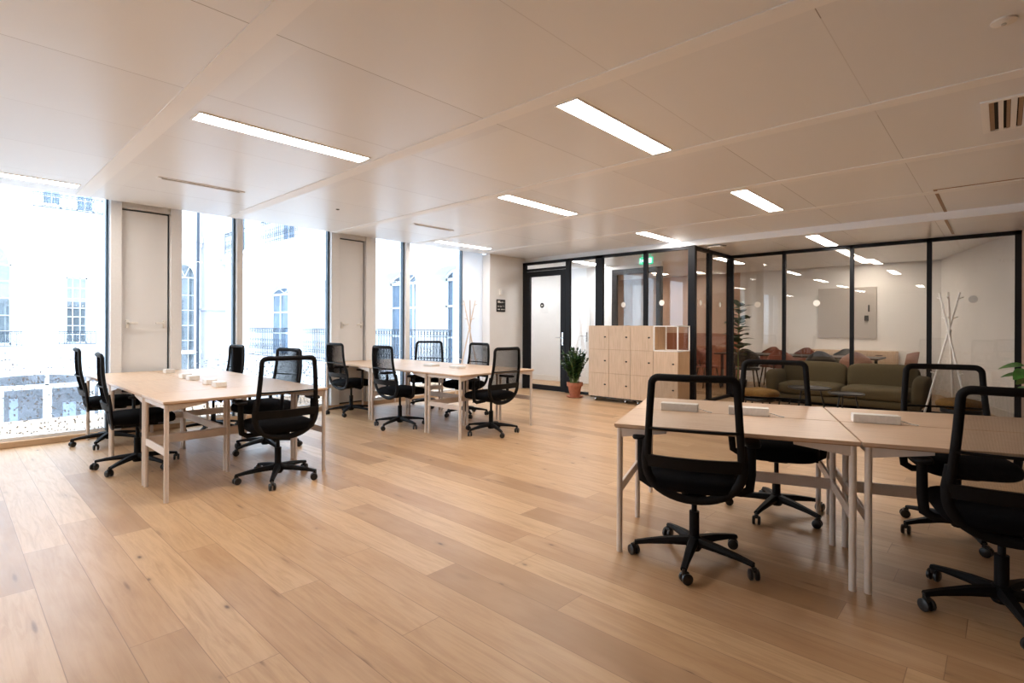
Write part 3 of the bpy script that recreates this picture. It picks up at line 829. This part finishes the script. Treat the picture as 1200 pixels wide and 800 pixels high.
# ------------------------------------------------------------------ lockers
def locker_unit(label, y0, cols):
    """y0 is the far (north) end; columns run towards -Y. front faces -X"""
    t = thing('locker_cabinet', label, 'lockers', (7.82, y0, 0), 0, 'oak locker units')
    W, Hh, D = .42, .412, .43
    zb = .085
    bm = bmesh.new(); n = len(cols)
    for i, rows in enumerate(cols):
        bx(.02, D, -(i+1)*W+.001, -i*W-.001, zb, zb+rows*Hh, bm)
    obj('body', bm, M['oak_side'], t)
    for i, rows in enumerate(cols):
        for j in range(rows):
            ya, yb = -(i+1)*W+.0025, -i*W-.0025
            d_ = obj('door', bx(0, .02, ya, yb, zb+j*Hh+.0025, zb+(j+1)*Hh-.0025, bev=.001), M['oak_locker'], t)
            bm = bmesh.new(); box(bm, (-.006, ya+.075, zb+(j+.5)*Hh+.01), (.014,.034,.022), bev=.004)
            cyl(bm, (-.012, ya+.075, zb+(j+.5)*Hh+.01), (-.020, ya+.075, zb+(j+.5)*Hh+.01), .009, n=10)
            obj('knob', bm, M['dark_knob'], d_)
    obj('base_rail', bx(.03, D-.02, -n*W+.02, -.02, .06, .085), M['black_metal'], t)
    for cx_, cy_ in ((.06,-.12), (.06,-n*W+.12), (D-.07,-.12), (D-.07,-n*W+.12)):
        bm = bmesh.new(); cyl(bm, (cx_, cy_-.012, .026), (cx_, cy_+.012, .026), .026, n=16); bx(cx_-.016, cx_+.016, cy_-.018, cy_+.018, .045, .062, bm)
        obj('caster', bm, M['chrome'], t, 40)
    return t, W, Hh, D, zb
locker_unit('light oak locker unit on casters beside the potted plant, six doors', 5.40, [3,3])
t, W, Hh, D, zb = locker_unit('light oak locker unit with white open cube frame, next to the black corner post', 4.56, [3,2])
bm = bmesh.new(); z0, z1 = zb+2*Hh+.008, zb+3*Hh-.008
ya, yb = -2*W+.008, -W-.008; xa, xb = .008, D-.008; r_ = .009
def bar(p, q):
    lo = [min(a, b_)-r_ for a, b_ in zip(p, q)]; hi = [max(a, b_)+r_ for a, b_ in zip(p, q)]
    bx(lo[0], hi[0], lo[1], hi[1], lo[2], hi[2], bm)
for z in (z0, z1):
    bar((xa,ya,z),(xa,yb,z)); bar((xb,ya,z),(xb,yb,z)); bar((xa,ya,z),(xb,ya,z)); bar((xa,yb,z),(xb,yb,z))
for x in (xa, xb):
    for y in (ya, yb): bar((x,y,z0),(x,y,z1))
obj('open_cube_frame', bm, M['white_metal'], t)
obj('cube_back', bx(D-.26, D-.25, yb+.0, yb+.004, z0, z1), M['oak_locker'], t)

# ------------------------------------------------------------------ plants
def leafmesh(bm, base, dirv, L, W, droop=.2, roll=0, mi=0, nseg=4, fold=.25):
    d = Vector(dirv).normalized(); s = d.cross(Vector((0,0,1)))
    if s.length < .05: s = Vector((1,0,0))
    s.normalize(); n = s.cross(d).normalized()
    s = (Matrix.Rotation(roll, 4, d) @ s); n = (Matrix.Rotation(roll, 4, d) @ n)
    rows = []
    for i in range(nseg+1):
        t = i/nseg; w = W*math.sin(PI*(t**.8)*.94+.06)*.5
        c = Vector(base)+d*L*t - Vector((0,0,1))*droop*L*t*t
        rows.append((bm.verts.new(c-s*w+n*w*fold), bm.verts.new(c), bm.verts.new(c+s*w+n*w*fold)))
    for A, B in zip(rows, rows[1:]):
        for k in (0, 1):
            f = bm.faces.new((A[k], A[k+1], B[k+1], B[k])); f.material_index = mi
random.seed(11)
t = thing('potted_plant', 'leafy dark green plant in a terracotta pot between glass door and lockers', 'potted plant', (7.93, 5.78, 0))
bm = bmesh.new(); lathe(bm, [(.088,.02), (.125,.205), (.128,.21), (.146,.21), (.150,.275), (.138,.275), (.130,.225)], n=32); obj('terracotta_pot', bm, M['terracotta'], t, 40)
obj('saucer', lathe(bmesh.new(), [(.12,0), (.15,.012), (.153,.03), (.143,.03), (.10,.02)], n=32), M['terracotta'], t, 40)
obj('soil', lathe(bmesh.new(), [(.131,.235), (.131,.25), (.05,.256)], n=24), M['soil'], t)
sb, lb = bmesh.new(), bmesh.new()
for k in range(40):
    a = random.uniform(0, 2*PI); r0 = random.uniform(0, .08); lean = random.uniform(.02, .26) if k % 4 else random.uniform(.2,.34)
    hgt = random.uniform(.36, .68) * (1 - lean*.7)
    p0 = Vector((r0*math.cos(a), r0*math.sin(a), .25)); pts = []
    for i in range(7):
        tt = i/6; pts.append(p0+Vector((math.cos(a)*lean*tt**1.4*.8, math.sin(a)*lean*tt**1.4*.8, hgt*tt)))
    tube(sb, pts, [.008-.005*i/6 for i in range(7)], 6)
    nl = int(hgt*26)
    for i in range(nl):
        tt = .25+.75*i/nl; q = tt*6; j = min(int(q), 5); p = pts[j].lerp(pts[j+1], q-j)
        for sg in (-1, 1):
            da = a + PI/2*sg + random.uniform(-.6, .6)
            leafmesh(lb, p, (math.cos(da), math.sin(da), random.uniform(.3,.9)), random.uniform(.07,.10), .052, .2, random.uniform(-.5,.5), nseg=3)
    leafmesh(lb, pts[-1], (math.cos(a)*.3, math.sin(a)*.3, 1), .085, .045, .1)
obj('stems', sb, M['stem'], t, 50); obj('foliage', lb, M['leaf'], t, 60)

def broad_plant(label, loc, n, zlo, zhi, spread, L, W, mat, pot_r=.16, stem_h=None, seed=5, potm='black_metal'):
    random.seed(seed)
    t = thing('potted_plant', label, 'potted plant', loc)
    obj('pot', lathe(bmesh.new(), [(pot_r*.75,0), (pot_r,.30), (pot_r*.9,.30), (pot_r*.86,.26)], n=28), M[potm], t, 40)
    obj('soil', lathe(bmesh.new(), [(pot_r*.87,.255), (pot_r*.87,.27), (.04,.275)], n=20), M['soil'], t)
    sb, lb = bmesh.new(), bmesh.new()
    if stem_h: tube(sb, [(0,0,.27), (.01,.01,stem_h*.6), (0,-.01,stem_h)], [.014,.011,.007], 8)
    for k in range(n):
        a = k*2.4+random.uniform(-.3,.3); z = zlo+(zhi-zlo)*k/max(n-1,1)
        base = Vector((0,0,z)) if stem_h else Vector((.02*math.cos(a), .02*math.sin(a), .27))
        if stem_h:
            leafmesh(lb, base, (math.cos(a), math.sin(a), random.uniform(.1,.7)), L*random.uniform(.8,1.15), W, .25, random.uniform(-.3,.3), nseg=6, fold=.15)
        else:
            tip = Vector((spread*math.cos(a)*random.uniform(.5,1), spread*math.sin(a)*random.uniform(.5,1), z))
            tube(sb, [base, base.lerp(tip, .5)+Vector((0,0,.12)), tip], [.007,.006,.004], 6)
            leafmesh(lb, tip, (math.cos(a), math.sin(a), random.uniform(-.2,.3)), L, W, .35, random.uniform(-.4,.4), nseg=6, fold=.12)
    obj('stems', sb, M['stem'], t, 50); obj('foliage', lb, M[mat], t, 60)
    return t
broad_plant('tall broad-leaved plant inside the meeting room beside the glass corner post', (10.40,3.72,0), 36, .78, 1.75, 0, .30, .20, 'leaf', stem_h=1.75, seed=4)
broad_plant('broad green leaves of a plant at the right edge before the glass wall', (9.05,-.38,0), 12, .58, .84, .26, .24, .17, 'leaf_bright', pot_r=.17, seed=9)

# ------------------------------------------------------------------ coat stands
def coat_stand(label, loc, rot, mat, s=1.0):
    t = thing('coat_stand', label, 'coat stand', loc, rot, 'tripod coat stands')
    for k in range(3):
        a = 2*PI*k/3
        foot = Vector((.30*math.cos(a), .30*math.sin(a), .006)); top = Vector((-.13*math.cos(a+.35), -.13*math.sin(a+.35), 1.78*s))
        side = Vector((-math.sin(a), math.cos(a), 0))*.022
        bm = bmesh.new(); tube(bm, [foot+side, foot.lerp(top, .5)+side, top+side], [.0125,.0125,.0115], 10); st_ = obj('pole', bm, M[mat], t, 50)
        d = (top-foot)
        for f, sg in ((.95,1), (.80,-1), (.38,1)):
            p = foot+d*f+side; o_ = Vector((math.cos(a+PI), math.sin(a+PI), 0))*(1 if f > .5 else -1)
            bm = bmesh.new(); tube(bm, [p, p+o_*.06+Vector((0,0,.025))], .007, 8); obj('peg', bm, M[mat], st_, 50)
    bm = bmesh.new(); lathe(bm, [(.03,1.255*s), (.03,1.275*s)], n=14); obj('joint', bm, M[mat], t)
    return t
coat_stand('white tripod coat stand before the meeting room glass at the right', (9.22,.53,0), R_(-12), 'white_metal')
coat_stand('pale copper tripod coat stand in the corner beside the windows', (6.62,7.22,0), R_(40), 'copper_wood')

# ------------------------------------------------------------------ lounge
t = thing('sofa', 'olive green two-seat sofa with rounded arms against the meeting room glass', 'sofa', (9.50, 1.80, 0))
# local: faces -X, length along Y
bm = bmesh.new(); box(bm, (0,0,.20), (.78,1.96,.10), bev=.03, seg=2); obj('base', bm, M['sofa'], t, 40)
for s in (-1, 1):
    bm = bmesh.new(); cushion(bm, (-.03, s*.44, .335), (.74,.87,.20), .45, .3, nu=36); obj('seat_cushion', bm, M['sofa'], t, 70)
    bm = bmesh.new(); cushion(bm, (.27, s*.46, .535), (.24,.92,.43), .45, .35, rot=Matrix.Rotation(.10, 4, 'Y'), nu=36); obj('back_cushion', bm, M['sofa'], t, 70)
    bm = bmesh.new(); cushion(bm, (-.02, s*.955, .395), (.74,.20,.43), .5, .5, rot=Matrix.Rotation(-s*.10, 4, 'X'), nu=36); obj('arm', bm, M['sofa'], t, 70)
    for x in (-.30, .30):
        bm = bmesh.new(); cyl(bm, (x, s*.86, 0), (x, s*.82, .16), .011, .014, n=10); obj('leg', bm, M['black_metal'], t, 40)

def coffee(label, loc, r, h):
    t = thing('coffee_table', label, 'coffee table', loc, 0, 'round coffee tables')
    obj('table_top', lathe(bmesh.new(), [(r-.012,h-.022), (r,h-.015), (r,h), (r-.008,h), (r-.012,h-.008), (.02,h-.008)], n=48), M['black_metal'], t, 40)
    for k in range(3):
        a = 2*PI*k/3+.5
        bm = bmesh.new(); cyl(bm, (r*.85*math.cos(a), r*.85*math.sin(a), 0), (r*.5*math.cos(a), r*.5*math.sin(a), h-.02), .011, n=8); obj('leg', bm, M['black_metal'], t, 40)
coffee('larger round black coffee table, left, overlapping the smaller one before the sofa', (8.30, 1.99, 0), .27, .46)
coffee('smaller lower round black coffee table, right, before the sofa', (8.48, 1.58, 0), .22, .40)
def pouf(label, loc, w, rot, h=.42):
    t = thing('lounge_stool', label, 'stool', loc, rot, 'mustard lounge stools')
    bm = bmesh.new(); cushion(bm, (0,0,h-.065), (.48,w,.13), .7, .75, nu=36, nv=14, warp=lambda p: p+Vector((0,0,.01*math.sin(p.x*19)*math.cos(p.y*13)))); obj('seat_cushion', bm, M['mustard'], t, 70)
    bm = bmesh.new(); cushion(bm, (0,0,h-.15), (.40,w*.82,.06), .3, .7, nu=28, nv=8); obj('seat_shell', bm, M['black_metal'], t, 50)
    for k in range(4):
        a = PI/4+k*PI/2
        bm = bmesh.new(); cyl(bm, (.17*math.cos(a)*1.2, w*.36*math.sin(a)*1.2, 0), (.12*math.cos(a), w*.3*math.sin(a), h-.16), .011, n=8); obj('leg', bm, M['black_metal'], t, 40)
pouf('mustard brown cushioned stool left of the coffee tables, below a chair back', (8.03,2.60,0), .56, R_(-10))
pouf('mustard brown cushioned stool at right, in front of the white coat stand', (8.62,.38,0), .50, R_(8))

# ------------------------------------------------------------------ meeting room
t = thing('meeting_table', 'long dark meeting table behind the glass wall', 'table', (11.98,3.15,0))
obj('table_top', bx(-.45,.45,-1.5,1.5,.71,.74,bev=.004), M['dark_wood'], t)
for x in (-.36,.36):
    for y in (-1.35,1.35): obj('leg', bx(x-.025,x+.025,y-.025,y+.025,0,.71), M['black_metal'], t)
t = thing('sideboard', 'low light oak sideboard under the grey board in the meeting room', 'sideboard', (13.02,2.35,0))
obj('body', bx(-.2,.20,-.80,.80,.12,.83,bev=.003), M['oak_locker'], t)
for y in (-.79,-.26,.27):
    d_ = obj('door', bx(-.215,-.2,y,y+.52,.14,.79,bev=.002), M['oak_locker'], t)
    obj('handle', bx(-.225,-.215,y+.20,y+.32,.74,.752), M['dark_knob'], d_)
for x in (-.15,.17):
    for y in (-.7,.7): obj('leg', bx(x-.02,x+.02,y-.02,y+.02,0,.12), M['dark_wood'], t)
def shell_chair(label, mat, loc, rot, dark_legs=True):
    t = thing('meeting_chair', label, 'meeting chair', loc, rot, 'shell chairs in the meeting room')
    bm = bmesh.new(); cushion(bm, (0,0,.45), (.46,.46,.05), .5, .7, nu=28, nv=8); obj('seat', bm, M[mat], t, 60)
    bm = bmesh.new(); n, mz = 14, 6; g = []
    for j in range(mz+1):
        z = .50+.37*j/mz; hw = .21+.045*math.sin(PI*(j/mz)**.9) - (.10*((j/mz)**6))
        g.append([(-.20-.05*j/mz+.17*(abs(2*i/n-1)**2.2), hw*(2*i/n-1), z-.05*(abs(2*i/n-1)**3)*(j/mz)) for i in range(n+1)])
    A = [[bm.verts.new(p) for p in r_] for r_ in g]; B = [[bm.verts.new((p[0]-.018, p[1]*1.02, p[2])) for p in r_] for r_ in g]
    for G in (A, B):
        for j in range(mz):
            for i in range(n): bm.faces.new((G[j][i], G[j][i+1], G[j+1][i+1], G[j+1][i]))
    for i in range(n):
        bm.faces.new((A[0][i], B[0][i], B[0][i+1], A[0][i+1])); bm.faces.new((A[mz][i], A[mz][i+1], B[mz][i+1], B[mz][i]))
    for j in range(mz):
        for i in (0, n): bm.faces.new((A[j][i], A[j+1][i], B[j+1][i], B[j][i]))
    obj('backrest', bm, M[mat], t, 60)
    for sx in (-1, 1):
        for sy in (-1, 1):
            bm = bmesh.new(); cyl(bm, (sx*.20, sy*.20, 0), (sx*.13, sy*.14, .44), .012, .016, n=8); obj('leg', bm, M['dark_wood'], t, 40)
    for z in (.50,):
        bm = bmesh.new(); tube(bm, [(-.12,-.08,.43), (-.205,-.08,.48), (-.225,-.08,.60)], .012, 6); tube(bm, [(-.12,.08,.43), (-.205,.08,.48), (-.225,.08,.60)], .012, 6); obj('back_support', bm, M['dark_wood'], t)
    return t
for x, y, a, mt, l in (
    (11.30,3.86,5,'shell_black','black meeting chair beside the plant, legs visible left of the sofa'),
    (11.30,3.20,-3,'shell_red','terracotta meeting chair on the near side of the table, above the sofa\'s left end'),
    (11.28,2.50,2,'shell_black','black meeting chair on the near side of the table, above the sofa\'s middle'),
    (11.30,1.95,4,'shell_pink','dusty pink meeting chair on the near side of the table, near the sofa\'s seam'),
    (12.48,3.75,184,'shell_red','terracotta meeting chair on the far side of the table, left'),
    (12.48,3.10,178,'shell_red','terracotta meeting chair on the far side of the table, middle'),
    (12.48,2.35,181,'shell_grey','grey-green meeting chair on the far side of the table, before the sideboard'),
    (11.95,1.36,95,'shell_pink','dusty pink meeting chair at the table\'s right end, seen from the side'),
    (11.3,4.70,-40,'shell_red','terracotta meeting chair behind the return glass, left of the plant')):
    shell_chair(l, mt, (x, y, 0), R_(a))
t = thing('writing_board', 'large light grey writing board on the meeting room back wall', 'whiteboard', (13.232,2.46,1.62))
obj('board', bx(-.03,0,-.54,.54,-.54,.54,bev=.003), M['grey_board'], t)
obj('marker_holder', bx(-.05,-.03,-.42,-.39,.02,.16), M['black_metal'], t); obj('eraser', bx(-.06,-.03,-.40,-.33,-.17,-.06), M['black_metal'], t)

# ------------------------------------------------------------------ outside: courtyard
def poly_wall(rects, arches, u0, u1, z0, z1, mat, depth, bm):
    """wall in (u,z) with rectangular holes (a,b,c,d) and arched holes (a,b,c,spring,rise)"""
    hs = list(rects)+[(a, b_, c_, s+r) for a, b_, c_, s, r in arches]
    us = sorted(set([u0,u1]+[h[0] for h in hs]+[h[1] for h in hs])); zs = sorted(set([z0,z1]+[h[2] for h in hs]+[h[3] for h in hs]))
    for i in range(len(us)-1):
        for j in range(len(zs)-1):
            cu, cz = (us[i]+us[i+1])/2, (zs[j]+zs[j+1])/2
            if any(h[0] < cu < h[1] and h[2] < cz < h[3] for h in hs): continue
            prism(bm, [(us[i],zs[j]), (us[i+1],zs[j]), (us[i+1],zs[j+1]), (us[i],zs[j+1])], mat, depth)
    for a, b_, c_, s, r in arches:
        cu, hw = (a+b_)/2, (b_-a)/2; n = 8
        for sd in (-1, 1):
            arc = [(cu+sd*hw*math.cos(PI/2*k/n), s+r*math.sin(PI/2*k/n)) for k in range(n+1)]
            for k in range(n):
                p, q = arc[k], arc[k+1]
                prism(bm, [p, q, (q[0], s+r), (p[0], s+r)], mat, depth) if abs(p[0]-q[0]) > 1e-6 else None
YF, XF = 27.6, 9.0
MY = Matrix(((1,0,0,0),(0,0,1,YF),(0,1,0,0),(0,0,0,1)))           # (u,z,d) -> (u, YF+d, z)
MX = Matrix(((0,0,1,XF),(1,0,0,0),(0,1,0,0),(0,0,0,1)))           # (u,z,d) -> (XF+d, u, z)
fac = thing('courtyard_building', 'pale stone facade with arched windows straight across the courtyard', 'building', (0, YF, -3.5))
def child_fix(o): o.parent = fac; o.matrix_parent_inverse = Matrix.Translation((0, -YF, 3.5)); return o
rects1 = [(3.35,4.05,.55,3.24), (2.62,3.22,5.95,6.9), (3.66,4.26,5.95,6.9)]
arch1 = [(-.6,1.77,.55,3.6,1.15), (7.15,8.05,-.8,3.55,.62)]
shop = [(.1,4.55,-3.35,-1.15,.50)]
bm = bmesh.new(); poly_wall(rects1, arch1+shop, -16, XF-.76, -3.5, 9.5, MY, .6, bm)
child_fix(obj('facade_wall', bm, M['facade']))
bm = bmesh.new(); bx(-16, XF-.76, YF-.28, YF, 5.15, 5.42, bm); bx(-16, XF-.76, YF-.16, YF, 4.95, 5.15, bm)
bx(-16, XF-.76, YF-.12, YF, -.02, .16, bm)
child_fix(obj('cornice', bm, M['facade_trim']))
bm = bmesh.new()
for z in [(-.02+.44*k) for k in range(1, 12)]:
    for a, b_ in ((1.95,3.2), (4.2,7.0)): bx(a, b_, YF-.004, YF+.002, z, z+.018, bm)
child_fix(obj('masonry_joints', bm, M['facade_trim']))
def casement(parentfix, axis, u0, u1, z0, z1, depth, nu, zbars, room, arch=None, fw=.06, bar=.03):
    bm = bmesh.new(); mt = MY if axis == 'Y' else MX
    def r2(a, b_, c_, d_, th=.05, dd=0): prism(bm, [(a,c_), (b_,c_), (b_,d_), (a,d_)], mt @ Matrix.Translation((0,0,depth+dd)), th)
    top = z1
    r2(u0, u0+fw, z0, top); r2(u1-fw, u1, z0, top); r2(u0, u1, z0, z0+fw); r2(u0, u1, top-fw, top)
    for i in range(1, nu): 
        u = u0+(u1-u0)*i/nu; r2(u-bar/2, u+bar/2, z0, top)
    for z in zbars: r2(u0, u1, z-bar/2, z+bar/2)
    if arch:
        cu, hw = (u0+u1)/2, (u1-u0)/2
        pts = [mt @ Vector((cu+hw*.96*math.cos(PI*k/14), z1+arch*.94*math.sin(PI*k/14), depth+.02)) for k in range(15)]
        tube(bm, pts, .045, 6, up=(0,1,0) if axis == 'Y' else (1,0,0))
        for a in (60,120): tube(bm, [mt @ Vector((cu,z1,depth+.02)), mt @ Vector((cu+hw*.9*math.cos(R_(a)), z1+arch*.9*math.sin(R_(a)), depth+.02))], .02, 6)
    w = obj('window', bm, M['ext_frame']); parentfix(w)
    bm = bmesh.new()
    if arch:
        cu, hw = (u0+u1)/2, (u1-u0)/2
        poly = [(u0,z0), (u1,z0)]+[(cu+hw*math.cos(PI*k/14), z1+arch*math.sin(PI*k/14)) for k in range(15)]
    else: poly = [(u0,z0), (u1,z0), (u1,z1), (u0,z1)]
    prism(bm, poly, mt @ Matrix.Translation((0,0,depth+.03)), .006); o1 = obj('pane', bm, M['ext_glass'], w)
    bm = bmesh.new(); prism(bm, poly, mt @ Matrix.Translation((0,0,depth+.08)), .02); o2 = obj('room_backdrop', bm, M[room], w)  # flat backdrop, no fabric: room tone and glass reflection are in its colour
    return w
casement(child_fix, 'Y', 3.35, 4.05, .55, 3.24, .15, 3, [2.28,2.36,2.8]+[.55+.36*k for k in range(1,5)], 'room_backdrop')
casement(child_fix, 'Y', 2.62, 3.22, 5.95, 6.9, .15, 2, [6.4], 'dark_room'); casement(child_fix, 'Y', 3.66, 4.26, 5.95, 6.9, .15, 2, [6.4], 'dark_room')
casement(child_fix, 'Y', -.6, 1.77, .55, 3.6, .15, 5, [1.05,1.65,2.3,2.95], 'room_backdrop', 1.15)
casement(child_fix, 'Y', 7.15, 8.05, -.8, 3.55, .15, 3, [0,.6,1.3,2.0,2.7], 'room_backdrop', .62)
# ground floor shop front
bm = bmesh.new()
for a, b_, c_, d_ in ((.1,4.55,-1.22,-1.04), (1.42,1.56,-3.35,-1.2), (2.68,2.95,-3.35,-1.2), (4.15,4.3,-3.35,-1.2), (2.74,2.86,-1.1,-.68)):
    prism(bm, [(a,c_), (b_,c_), (b_,d_), (a,d_)], MY @ Matrix.Translation((0,0,.12)), .08)
s_ = child_fix(obj('shop_window', bm, M['ext_frame']))
poly = [(.1,-3.35), (4.55,-3.35)]+[(2.325+2.225*math.cos(PI*k/14), -1.15+.5*math.sin(PI*k/14)) for k in range(15)]
bm = bmesh.new(); prism(bm, poly, MY @ Matrix.Translation((0,0,.2)), .006); obj('pane', bm, M['ext_glass'], s_)
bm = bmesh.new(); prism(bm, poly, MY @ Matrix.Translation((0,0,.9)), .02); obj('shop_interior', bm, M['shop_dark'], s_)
bm = bmesh.new()
for a, b_, c_, d_ in ((1.75,2.0,-2.9,-1.6), (3.35,3.75,-2.6,-1.9), (3.9,4.1,-2.9,-2.2)): prism(bm, [(a,c_), (b_,c_), (b_,d_), (a,d_)], MY @ Matrix.Translation((0,0,.6)), .2)
obj('display_panel', bm, M['facade_trim'], s_)

def railing(bm, axis, u0, u1, z0, z1, d0, step=.11, scroll=True):
    mt = MY if axis == 'Y' else MX
    def P_(u, z, d=None): return mt @ Vector((u, z, -(d0 if d is None else d)))
    for z in (z0, z1, z1-.16*(z1-z0), z0+.10*(z1-z0)): tube(bm, [P_(u0,z), P_(u1,z)], .016 if z in (z0,z1) else .009, 6)
    n = max(2, int((u1-u0)/step))
    for i in range(n+1):
        u = u0+(u1-u0)*i/n; tube(bm, [P_(u,z0), P_(u,z1)], .009, 5)
    if scroll:
        hh = (z1-z0); rr = min(.085*hh, step*.42)
        for i in range(n):
            u = u0+(u1-u0)*(i+.5)/n
            for zc in (z1-.08*hh, z0+.30*hh):
                tube(bm, [P_(u+rr*math.cos(2*PI*k/8), zc+rr*math.sin(2*PI*k/8)) for k in range(8)], .008, 4, closed=True, up=(0,1,0) if axis == 'Y' else (1,0,0))
            tube(bm, [P_(u,z0+.36*hh), P_(u-rr,z0+.5*hh), P_(u,z0+.62*hh)], .007, 4)
    for u in (u0, u1):
        for z in (z0, z1): tube(bm, [P_(u,z), P_(u,z,0)], .014, 5)
for u0, u1, z0, z1 in ((3.12,4.28,.54,1.04), (-.9,2.05,.50,1.04), (2.35,4.5,5.90,6.45)):
    bm = bmesh.new(); railing(bm, 'Y', u0, u1, z0, z1, .22, .16); child_fix(obj('balcony_railing', bm, M['iron']))
    bm = bmesh.new(); bx(u0-.05, u1+.05, YF-.28, YF, z0-.16, z0-.06, bm); child_fix(obj('balcony_slab', bm, M['facade_trim']))

fac2 = thing('courtyard_building', 'pale stone wing with iron balconies on the right side of the courtyard', 'building', (XF, 18, -3.5))
def child_fix2(o): o.parent = fac2; o.matrix_parent_inverse = Matrix.Translation((-XF, -18, 3.5)); return o
ops = [(20.1,22.6), (15.9,18.1), (12.05,13.95), (9.85,11.3)]
arch2 = [(a, b_, .05, 2.62, .27) for a, b_ in ops]
rect2 = [(19.6,21.3,4.6,7.0), (14.2,15.8,4.6,7.0), (24.4,25.6,4.6,7.0)]
bm = bmesh.new(); poly_wall(rect2, arch2, 9.75, YF, -3.5, 9.5, MX, .7, bm); child_fix2(obj('facade_wall', bm, M['facade']))
bm = bmesh.new(); bx(XF-.30, XF, 9.75, YF-.3, 4.36, 4.52, bm); bx(XF-.16, XF, 9.75, YF-.3, 4.14, 4.36, bm); bx(XF-.1, XF, 9.75, YF-.3, 3.85, 3.93, bm)
child_fix2(obj('cornice', bm, M['facade_trim']))
for a, b_ in ops:
    casement(child_fix2, 'X', a+.1, b_-.05, .06, 2.62, .42, 3, [1.0,1.85], 'dark_room', .26, .08, .05)
for a, b_, c_, d_ in rect2: casement(child_fix2, 'X', a, b_, c_, d_, .3, 3, [5.6,6.3], 'dark_room')
for u0, u1, z0, z1 in ((19.9,23.3,.10,1.20), (15.6,18.5,.10,1.20), (11.8,14.25,.10,1.20), (9.8,11.65,.10,1.20), (18.9,22.2,4.56,5.5), (13.9,16.2,4.56,5.5), (24.0,26.2,4.56,5.5)):
    bm = bmesh.new(); railing(bm, 'X', u0, u1, z0, z1, .20, .13); child_fix2(obj('balcony_railing', bm, M['iron']))
bm = bmesh.new(); bx(XF-.75, XF, YF-.9, YF+.6, -3.5, 9.5, bm); bx(XF-.85, XF, YF-1.0, YF, 2.0, 2.1, bm); child_fix2(obj('pilaster', bm, M['pilaster']))
bm = bmesh.new(); cyl(bm, (XF-1.0, YF-.35, -3.5), (XF-1.0, YF-.35, 9.5), .06, n=12); child_fix2(obj('downpipe', bm, M['iron']))
o = obj('courtyard_ground', bx(-16, XF, 8.0, YF, -3.7, -3.5), M['courtyard']); o['kind'] = 'structure'

# ------------------------------------------------------------------ world, camera
w = bpy.data.worlds.new('sky'); bpy.context.scene.world = w; w.use_nodes = True
bg = w.node_tree.nodes['Background']; bg.inputs[0].default_value = (.70,.84,1.0,1); bg.inputs[1].default_value = 3.2

cam = bpy.data.cameras.new('camera'); co = bpy.data.objects.new('camera', cam); C.objects.link(co)
th = math.atan2(575, 619.); ro = R_(-.23)
F = Vector((math.cos(th), math.sin(th), 0)); Rr = Vector((math.sin(th), -math.cos(th), 0)); U = Vector((0,0,1))
R2 = Rr*math.cos(ro)-U*math.sin(ro); U2 = U*math.cos(ro)+Rr*math.sin(ro)
mw = Matrix((R2, U2, -F)).transposed().to_4x4(); mw.translation = (0,0,1.294)
co.matrix_world = mw
cam.sensor_width = 36; cam.lens = 619/1200*36; cam.shift_y = -17.2/1200; cam.clip_start = .05; cam.clip_end = 200
sc = bpy.context.scene; sc.camera = co
vs = sc.view_settings; vs.view_transform = 'Standard'; vs.look = 'None'; vs.gamma = 1; vs.exposure = 1.0; vs.use_curve_mapping = False
sc.cycles.max_bounces = 10; sc.cycles.transparent_max_bounces = 24; sc.cycles.glossy_bounces = 5
